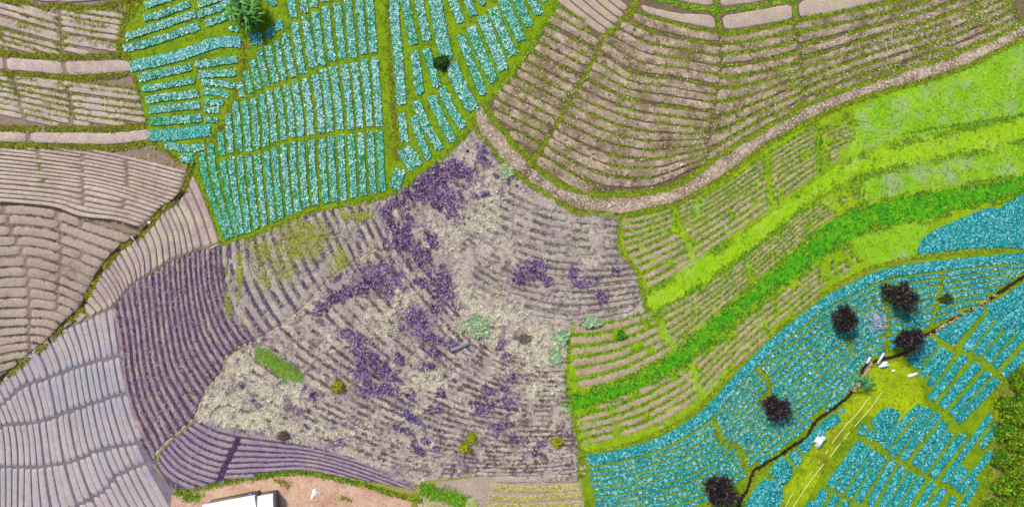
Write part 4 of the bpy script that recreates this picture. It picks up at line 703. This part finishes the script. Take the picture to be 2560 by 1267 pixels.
tiers = [('in the tier right of the upper ditch', pl[:8]), ('in the tier bordering the grass clearing', pl[8:14]), ('in the tier below the clearing', pl[14:27]), ('in the bottom tier', pl[27:42]), ('between the ditch and the white lines', pl[42:])]
for nm, l in tiers:
    for k, (p, w) in enumerate(sorted(l, key=lambda b: sum(q[0] for q in b[0]) / len(b[0]) + sum(q[1] for q in b[0]) / len(b[0]) * .8)):
        A, B = seg_bed(p, w); cab_bed(A, B, 'slanting cabbage bed %s, %s from the left' % (nm, NTH[k]), TEALB, M_moundR)
wc = Bag().add(clumps(np.c_[rng.normal(2192, 14, 130), rng.normal(803, 14, 130)], .2, [(176, 186, 214), (150, 170, 200), (200, 206, 226), (110, 150, 180)], 6, .3, .6, z=.22)); wc.add(clumps(scatter_line([(2178, 780), (2190, 795)], 5, 3), .18, [(176, 186, 214), (200, 206, 226)], 6, .3, .6, z=.22)); tag(wc.build('withered_cabbage'), 'pale lilac withered cabbage patch left of the upright path', 'withered plants', kind='stuff')
gr = Bag()
gr.add(clumps(scatter_poly([(1880, 1290), (1900, 1170), (2040, 1060), (2150, 920), (2260, 890), (2420, 790), (2560, 700), (2600, 1000), (2480, 1290)], 60), .17, YG + YG2[:2], 6, .3, .35, z=.04))
gr.add(clumps(scatter_furrows(frR, 5, 1.0, .46, 34, 121), .12, YG2[:2] + YG[:2] + [(150, 176, 20)], 5, z=.17))
for p, w in ((path1, 8), (path2[:4], 7), (path3, 5), (path4, 6), (path5, 6)): gr.add(clumps(scatter_line(p, w, 1.3), .2, YG + YG2[:2], 6))
gr.add(clumps(scatter_line(k5, 5, 1.5), .2, YG2 + YG, 6)); gr.add(clumps(scatter_line([(x + 6, y + 8) for x, y in DITCH2], 6, 1.2), .2, YG + YG2[:2], 6)); gr.add(clumps(scatter_line(DITCH2, 7, .5), .18, OLIVE, 6))
tag(gr.build('grass'), 'yellow-green grass around the slanting cabbage beds and the clearing', 'grass', kind='stuff')

# ================================================================== ditches
def ditch(line, w, seed):
    M = smooth(line, step=5); M += np.c_[fbm(M[:, 0], M[:, 1], 22, seed) - .5, fbm(M[:, 0], M[:, 1], 22, seed + 4) - .5] * 7
    T = np.gradient(M, axis=0); T /= np.hypot(*T.T)[:, None]; Nn = np.stack([-T[:, 1], T[:, 0]], 1); ww = w * (.55 + fbm(M[:, 0], M[:, 1], 30, seed + 9))[:, None]
    pr = [(-1.6, .02), (-1.0, .2), (-.45, .05), (.45, .05), (1.0, .2), (1.6, .02)]
    P = np.stack([np.c_[px(M + Nn * ww * a_), np.full(len(M), z_) + (rng.random(len(M)) - .5) * .05 * (z_ > .1)] for a_, z_ in pr], 1)
    n = len(M); idx = np.arange(n * 6).reshape(n, 6); F = np.stack([idx[:-1, :-1], idx[1:, :-1], idx[1:, 1:], idx[:-1, 1:]], -1).reshape(-1, 4)
    o = new_mesh('ditch', P.reshape(-1, 3), F, M_ditch); o['kind'] = 'structure'
ditch(DITCH1, 3.0, 5); ditch(DITCH2, 1.2, 8)
ds = Bag().add(clumps(scatter_line([(2490, 736), (2400, 788), (2300, 845)], 3, .5), .16, [(200, 190, 150), (170, 150, 110), (40, 30, 20)], 5, .9, .3, z=.15)); ds.add(clumps(scatter_line([(2180, 905), (2150, 950), (2135, 975)], 4, 1), .16, [(190, 176, 140), (150, 130, 100)], 5, .9, .3, z=.15)); ds.add(clumps(scatter_line(DITCH2, 3, .8), .14, [(30, 22, 14), (54, 42, 28), (20, 16, 12)], 5, .8, .3, z=.12))
tag(ds.build('stones'), 'pale and dark stones along the edges of the right ditch', 'stones', kind='stuff')

# ================================================================== TREES
from mathutils import Matrix
def dark_tree(cx, cy, r_px, h, label, pal, nleaf=1500, lsz=.22, lobes=()):
    x, y = px((cx, cy), h * .7); root = empty('tree', (x, y, 0)); tag(root, label, 'tree', 'dark crowned trees in the right cabbage field')
    R = r_px * S; rr = random.Random(int(cx))
    tv, tf, o = [], [], 0
    V, F = tube([(0, 0, 0), (.05, .03, h * .25), (-.03, .06, h * .5), (0, 0, h * .72)], [.16, .13, .1, .06], 8); new_mesh('trunk', V, F, M_stone, np.tile(lin((92, 74, 60)), (len(V), 1)), root)
    tips = []
    for k in range(16):
        an = k * 2.4 + rr.random(); rl = R * rr.uniform(.45, .95); zt = h * rr.uniform(.55, .95)
        P = [(0, 0, h * .35), (math.cos(an) * rl * .4, math.sin(an) * rl * .4, h * .55), (math.cos(an) * rl, math.sin(an) * rl, zt)]
        V, F = tube(P, [.07, .05, .015], 5); tv.append(V); tf.append(F + o); o += len(V); tips.append(P[2]); tips.append(((P[1][0] + P[2][0]) / 2, (P[1][1] + P[2][1]) / 2, (P[1][2] + P[2][2]) / 2 + .2))
    V = np.vstack(tv); new_mesh('limb', V, np.vstack(tf), M_stone, np.tile(lin((70, 56, 50)), (len(V), 1)), root)
    tp = np.array(tips); i = rng.integers(0, len(tp), nleaf); q = tp[i] + rng.normal(0, 1, (nleaf, 3)) * [R * .2, R * .2, h * .07]
    for (lx, ly, lr) in lobes:
        m = 260; q = np.vstack([q, np.c_[rng.normal(lx * S, lr * S * .5, m), rng.normal(-ly * S, lr * S * .5, m), rng.uniform(h * .4, h * .7, m)]])
    pq = np.c_[q[:, 0] / S + W / 2, Hh / 2 - q[:, 1] / S]
    V, F, c = clumps(pq, lsz, pal, 4, .42, .5, z=q[:, 2]); V[:, 2] += rng.normal(0, .03, len(V)); new_mesh('crown', V, F, M_leaf, c, root)
DK = [(28, 22, 34), (18, 14, 24), (40, 32, 46), (14, 10, 18), (32, 28, 30)]
for i, (cx, cy, r, h, lb, lo) in enumerate([(2258, 742, 32, 3.4, 'dark purple-black crowned tree in the upper right cabbage rows, with a small side lobe', [(-34, -18, 14)]), (2107, 797, 28, 3.2, 'round dark crowned tree left of the upright path', []), (2271, 849, 29, 3.2, 'dark crowned tree standing at the ditch', []), (1938, 1022, 29, 3.0, 'dark crowned tree in the middle of the curved cabbage rows', []), (1797, 1226, 37, 4.2, 'largest dark crowned tree, at the bottom edge of the curved rows', [])]):
    dark_tree(cx, cy, r, h, lb, DK * 3 + [(110, 90, 90), (120, 110, 80)], 1500 if i < 4 else 2300, .2, lo)  # palest leaf tones are light glints put into the crown colour
# banana clump
def banana(cx, cy, label, R, pal, nst=14, nl=9, h=3.5, name='banana_plant', lw=.16, wide=.32, cat='banana plant', spread=.5):
    x0, y0 = px((cx, cy), h * .6); root = empty(name, (x0, y0, 0)); tag(root, label, cat); rr = random.Random(int(cx)); Rm = R * S
    for s_ in range(nst):
        an = rr.random() * 6.283; rad = Rm * spread * math.sqrt(rr.random()) if nst > 1 else 0; bx, by = math.cos(an) * rad, math.sin(an) * rad; hh = h * rr.uniform(.5, .9)
        V, F = tube([(bx * .7, by * .7, 0), (bx, by, hh * .55), (bx, by, hh)], [lw * .8, lw * .6, lw * .35], 7); st = new_mesh('stem', V, F, M_stone, np.tile(lin((96, 104, 50)), (len(V), 1)), root)
        Vs, Fs, Cs, o = [], [], [], 0
        for k in range(nl):
            a_ = k * 2.4 + rr.random() * .6; L = Rm * rr.uniform(.45, .75) * (1.0 if nst > 1 else 1.3); d = np.array([math.cos(a_), math.sin(a_)]); sd = np.array([-d[1], d[0]])
            t = np.linspace(0, 1, 8); upz = hh + L * (.75 * t - .95 * t ** 2) * rr.uniform(.7, 1.3); w_ = wide * L * np.sin(np.clip(t * .94 + .06, 0, 1) * math.pi) ** .7 * rr.uniform(.7, 1.1) * .5
            c0 = np.array([bx, by]) + t[:, None] * L * d
            V = np.concatenate([np.c_[c0 - sd * w_[:, None], upz - w_ * .35], np.c_[c0, upz], np.c_[c0 + sd * w_[:, None], upz - w_ * .35]]).reshape(3, 8, 3).transpose(1, 0, 2).reshape(-1, 3)
            idx = np.arange(24).reshape(8, 3); F = np.stack([idx[:-1, :-1], idx[1:, :-1], idx[1:, 1:], idx[:-1, 1:]], -1).reshape(-1, 4)
            Vs.append(V); Fs.append(F + o); o += len(V); Cs.append(np.tile(lin(pal[rr.randrange(len(pal))]), (24, 1)) * rr.uniform(.8, 1.2))
        new_mesh('leaves', np.vstack(Vs), np.vstack(Fs), M_leaf, np.vstack(Cs), root)
banana(612, 30, 'big dark green banana clump rising between the cabbage beds', 48, [(60, 132, 50), (96, 156, 66), (34, 90, 34), (50, 114, 60), (120, 164, 60), (20, 56, 20), (80, 140, 50)], 20, 10, wide=.17, spread=.62)
banana(2166, 958, 'single spiky blue-green palm beside the ditch and the white lines', 34, [(30, 120, 80), (20, 96, 70), (60, 140, 70), (50, 150, 110)], 1, 22, 2.6, 'palm', .12, .1, 'palm')
# bushes at the right edge
bN = [(2640, 900), (2560, 935), (2520, 955), (2495, 990), (2490, 1060), (2470, 1120), (2478, 1180), (2460, 1230), (2450, 1320), (2640, 1320)]
sheet('ground', bN, mat_noise('brushy_soil', [(60, 70, 30), (100, 112, 20), (130, 130, 70), (140, 122, 110)], (2, .5, .15)), ZB + .034, 3, seed=30)
NB = [(2560, 960, 42), (2510, 1010, 26), (2545, 1030, 36), (2502, 1072, 24), (2556, 1100, 40), (2495, 1140, 22), (2530, 1165, 34), (2500, 1210, 26), (2560, 1215, 38), (2480, 1262, 24), (2530, 1268, 34), (2600, 1040, 40), (2600, 1150, 40)]
for k, (cx, cy, r) in enumerate(NB):
    shrub('bush', 'yellow and dark green bush in the thicket at the right edge, %s from the top' % NTH[k], cx, cy, r, r * .9, YG2 + DG[:3] + [(60, 110, 16), (30, 60, 16), (170, 190, 30)] if k % 2 else YG2 + YG[:2] + [(60, 110, 16), (36, 70, 20), (100, 150, 24)], int(r * r * .42), .3, 1.6, .8, .28)
nb = Bag().add(clumps(scatter_line([(2560, 930), (2500, 965), (2490, 1060), (2468, 1120), (2478, 1180), (2455, 1267)], 16, 2.0), .26, YG2 + YG, 6)); tag(nb.build('weeds'), 'weeds fringing the thicket at the right edge', 'weeds', kind='stuff')

# ================================================================== bottom yard and house
bY = [(430, 1235), (470, 1228), (540, 1213), (640, 1194), (730, 1182), (800, 1188), (900, 1212), (1000, 1240), (1056, 1256), (1060, 1330), (420, 1330)]
sheet('yard', bY, M_yard, ZB + .02, 1.5, smooth_=False, seed=22)
yw = Bag(); yw.add(clumps(scatter_line([(440, 1232), (540, 1210), (640, 1192), (730, 1180), (800, 1186), (900, 1210), (1000, 1238), (1050, 1252)], 7, 2.2), .24, YG + DG[:2] + [(40, 60, 10)], 6))
yw.add(clumps(scatter_line([(460, 1240), (500, 1240)], 16, 4), .24, YG + DG[:3], 6)); yw.add(clumps(scatter_line([(690, 1200), (720, 1210)], 10, 2), .2, OLIVE + YG, 6)); yw.add(clumps(scatter_line([(840, 1240), (880, 1250)], 7, 1.2, .4), .2, OLIVE + YG, 6)); yw.add(clumps(scatter_line([(1040, 1240), (1035, 1270)], 10, 2), .22, YG, 6))
yw.add(clumps(scatter_line([(1060, 1222), (1110, 1238), (1170, 1258)], 20, 7), .24, YG2 + DG[:3], 6))
tag(yw.build('weeds'), 'green weeds along the curved edge of the tan yard', 'weeds', kind='stuff')
def box(v0, v1, v2, v3, z0, z1):      # quad prism
    V = np.array([(*p, z0) for p in (v0, v1, v2, v3)] + [(*p, z1) for p in (v0, v1, v2, v3)], float); F = np.array([[0, 3, 2, 1], [4, 5, 6, 7], [0, 1, 5, 4], [1, 2, 6, 5], [2, 3, 7, 6], [3, 0, 4, 7]])
    return V, F
def flatmat(name, c, rough=.5, spec=.3):
    return mat_noise(name, [tuple(max(0, q - 14) for q in c), c], (1.2, .3, .08), rough=rough, bump=.05, grain=.05)
M_roof = mat_noise('white_metal_roof', [(252, 255, 255), (255, 255, 255)], (2, .5, .1), rough=.5, bump=0, grain=.03); M_roof2 = flatmat('pale_blue_sheet', (216, 226, 240)); M_wall = flatmat('grey_block_wall', (140, 132, 126)); M_blue = flatmat('blue_plastic', (90, 124, 190)); M_wood = flatmat('grey_timber', (150, 140, 150)); M_white = flatmat('white_board', (246, 246, 246))
def shed(name, label, eave, ridge_f, zl, zr, mroof, ribs, arch=False):
    """eave: 4 photo points of the roof as seen (near-left, far-left, far-right, near-right)"""
    P = [px(p, (zl + zr) / 2) for p in eave]; c = np.mean(P, 0); root = empty(name, (*c, 0)); tag(root, label, 'shed'); P = [p - c for p in P]
    ins = [p * .94 for p in P]; V, F = box(*ins, 0, min(zl, zr) - .06); new_mesh('wall', V, F, M_wall, None, root)
    n = ribs * 2; A = np.linspace(P[0], P[3], n + 1); B = np.linspace(P[1], P[2], n + 1); m = 9; rows = []
    for i in range(n + 1):
        t = np.linspace(0, 1, m)[:, None]; L = A[i] + (B[i] - A[i]) * t
        zz = (zl + (zr - zl) * t[:, 0]) + (.5 * math.sin(math.pi * i / n) if arch else 0) + (.035 if i % 2 else 0)
        rows.append(np.c_[L, zz])
    top = np.array(rows); V = np.vstack([top.reshape(-1, 3), (top - [0, 0, .05]).reshape(-1, 3)]); idx = np.arange((n + 1) * m).reshape(n + 1, m); F = np.stack([idx[:-1, :-1], idx[1:, :-1], idx[1:, 1:], idx[:-1, 1:]], -1).reshape(-1, 4)
    new_mesh('roof', V, np.vstack([F, F[:, ::-1] + len(V) // 2]), mroof, None, root)
    return root
shed('shed', 'long shed with a bright white metal roof at the bottom edge', [(505, 1262), (637, 1236), (648, 1330), (520, 1356)], 0, 2.5, 2.7, M_roof, 9)
shed('shed', 'small pale blue arched shelter joined to the white roofed shed', [(641, 1240), (682, 1233), (694, 1330), (652, 1336)], 0, 2.2, 2.2, M_roof2, 4, True)
def slab(name, label, cat, a_, b_, w, th, mat, z0=.1, tilt=0):
    A, B = seg_bed([a_, b_], w); c = px((A + B).mean(0) / 2); Pq = [px(A[0]) - c, px(A[-1]) - c, px(B[-1]) - c, px(B[0]) - c]
    V, F = box(*Pq, 0, th); V[[1, 2, 5, 6], 2] += tilt; o = new_mesh(name, V, F, mat); o.location = (*c, z0); tag(o, label, cat); return o
slab('plastic_sheet', 'blue plastic sheet sticking up between the two shed roofs', 'plastic sheet', (641, 1218), (643, 1240), 8, .06, M_blue, 2.3, -.2)
slab('frame', 'grey timber edge along the right of the blue shelter', 'timber', (692, 1226), (696, 1262), 6, .1, M_wood, 1.2)
slab('board', 'grey board lying in the purple weeds beside the cream brush', 'board', (1128, 875), (1175, 857), 8, .08, M_wood, .35)
slab('board', 'white board lying on the grass clearing', 'board', *Z(*E_, [(1028, 706), (1100, 686)]), 7.5, .06, M_white, .12)
slab('board', 'small white scrap on the grass left of the white board', 'board', *Z(*E_, [(908, 664), (936, 668)]), 5.5, .05, M_white, .12)
slab('board', 'short pale plank leaning over the ditch, left of the pair', 'plank', *Z(*E_, [(722, 612), (742, 562)]), 7, .06, M_roof2, .3, .15)
slab('board', 'long pale plank beside the ditch, right of the pair', 'plank', *Z(*E_, [(798, 614), (842, 534)]), 6, .06, M_roof2, .3, .15)
slab('pole', 'pale pole lying across the left ditch', 'pole', (331, 590), (343, 607), 1.4, .05, M_white, .3); slab('pole', 'pale pole lying at the corner of the purple rows', 'pole', (526, 622), (546, 612), 1.4, .05, M_white, .3)
slab('bottle', 'white scrap lying in the left ditch', 'scrap', (373, 556), (379, 557), 5, .1, M_white, .25)
def rag(name, label, cat, cx, cy, rx, ry, h, mat, rot=0, z0=.1):
    n, k = 9, 22; Vs = []; ph = cx % 7
    for i in range(n):
        r = i / (n - 1)
        for j in range(k):
            t = j * 6.283185 / k; rad = 1 + .22 * math.sin(3 * t + ph) + .15 * math.sin(7 * t + 2 * ph); x = r * rad * math.cos(t) * rx; y = r * rad * math.sin(t) * ry
            zz = h * (1 - r ** 2) * (.6 + .8 * float(vnoise(x + 50, y + 50, max(2.5, rx / 4), 3))) + .0
            Vs.append((x * S * math.cos(rot) - y * S * math.sin(rot), x * S * math.sin(rot) + y * S * math.cos(rot), zz))
    idx = np.arange(n * k).reshape(n, k); nx = np.roll(idx, -1, 1); F = np.stack([idx[:-1], idx[1:], nx[1:], nx[:-1]], -1).reshape(-1, 4)
    o = new_mesh(name, np.array(Vs), F, mat); o.location = (*px((cx, cy)), z0); tag(o, label, cat)
rag('tarp', 'crumpled white tarp heap on the cabbages beside the ditch', 'tarp', 2047, 1101, 17, 11, .7, M_roof2, .9, .25)
rag('tarp', 'pale blue crumpled plastic beside the planks and the ditch', 'plastic', 2209, 911, 13, 7, .4, M_roof2, .3, .2)
rag('cloth', 'white cloth lying on the tan yard soil', 'cloth', 785, 1234, 6, 14, .2, M_white, -.35, .05)
rag('stone', 'small black stone on the bare tip above the purple shrubs', 'stone', 1169, 378, 4, 3, .25, flatmat('black_stone', (30, 24, 34)), .5); rag('stone', 'tiny black stone below the larger black stone', 'stone', 1160, 396, 2, 2, .15, flatmat('dark_stone', (40, 34, 44)), .5); rag('stone', 'single black stone near the top of the stony brown field', 'stone', 1584, 75, 3, 2, .2, flatmat('dark_stone2', (30, 26, 26)), .2, .34); rag('stone', 'pale stone low in the stony brown field', 'stone', 1703, 413, 4, 3, .2, M_white, .2, .34)
def hose(name, label, pts, gaps):
    M = smooth(pts, step=6); Vs, Fs, o = [], [], 0; s = 0; tt = np.linspace(0, 1, len(M))
    runs = []; cur = []
    for p, t in zip(M, tt):
        if any(g0 < t < g1 for g0, g1 in gaps):
            if len(cur) > 1: runs.append(cur)
            cur = []
        else: cur.append(p)
    if len(cur) > 1: runs.append(cur)
    for r in runs:
        G = px(np.array(r)); V, F = tube(np.c_[G, np.full(len(G), .13) + rng.normal(0, .01, len(G))], [.038] * len(G), 6); Vs.append(V); Fs.append(F + o); o += len(V)
    ob = new_mesh(name, np.vstack(Vs), np.vstack(Fs), flatmat('pale_hose', (232, 240, 170))); tag(ob, label, 'hose')
hose('hose', 'left of the two pale hoses running over the grass from the palm', Z(*F_, [(755, 450), (720, 490), (660, 570), (570, 665), (480, 780), (400, 900), (260, 1080), (170, 1180), (115, 1290)]), [(.43, .47), (.52, .56), (.6, .66), (.7, .86)])
hose('hose', 'right of the two pale hoses running over the grass from the palm', Z(*F_, [(832, 425), (760, 530), (640, 665), (560, 760), (455, 895), (390, 970), (290, 1100), (175, 1280)]), [(.3, .33), (.42, .44), (.56, .62)])
# lettuce beds and plots at the bottom middle
sheet('field', [(1056, 1210), (1200, 1190), (1448, 1188), (1470, 1330), (1060, 1330)], mat_noise('grey_beige_soil', [(140, 124, 116), (162, 146, 136), (178, 164, 148)], (2, .5, .14)), ZB + .012, 1, smooth_=False, seed=25)
LET = [(190, 186, 60), (160, 164, 40), (204, 198, 90), (136, 144, 44), (150, 136, 96)]
for k, (p, w) in enumerate([([(1226, 1217), (1340, 1222), (1450, 1216)], 15), ([(1222, 1241), (1300, 1246), (1455, 1235)], 13), ([(1212, 1263), (1330, 1266), (1460, 1258)], 13), ([(1060, 1262), (1120, 1275), (1190, 1290)], 20)]):
    A, B = seg_bed(p, w); cab_bed(A, B, ['topmost yellow-green lettuce bed at the bottom edge', 'middle yellow-green lettuce bed at the bottom edge', 'lowest yellow-green lettuce bed, cut by the bottom edge', 'yellow-green lettuce bed left of the others, under the green bank'][k], LET, M_soilJ, .1, 5, 'lettuce beds', 'lettuce_bed')
A, B = seg_bed([(1352, 1196), (1445, 1194)], 15); field_mesh('field', [(0, 0, A, B)], M_soilJ, .15); A, B = seg_bed([(1235, 1197), (1345, 1197)], 14); field_mesh('field', [(0, 0, A, B)], M_soilJ, .15)
sd = Bag().add(clumps(scatter_line([(1355, 1196), (1445, 1194)], 9, .9), .12, [(120, 84, 100), (96, 66, 84)], 5, z=.14)); tag(sd.build('seedlings'), 'purple seedlings on the small soil bed above the lettuce beds', 'seedlings', kind='stuff')
plot([(1168, 1246), (1190, 1246), (1196, 1290), (1160, 1290)], 'small light green vegetable plot at the bottom edge', [(160, 180, 70), (140, 170, 60), (170, 190, 90)], M_soilJ, 5, 'vegetable_plot')
tag(weeds_shadeL.build('weeds'), 'yellow-green and olive weeds with painted dark furrow shade along the left fields and ditch', 'weeds', kind='stuff')  # this bag also holds the dark clumps that paint furrow shade
tag(specks.build('stones'), 'tiny pale stones and stubble bits strewn on the soil', 'stones', kind='stuff')
print('CABBAGES', ncab[0], 'OBJECTS', len(bpy.data.objects), 'VERTS', sum(len(m.vertices) for m in bpy.data.meshes))
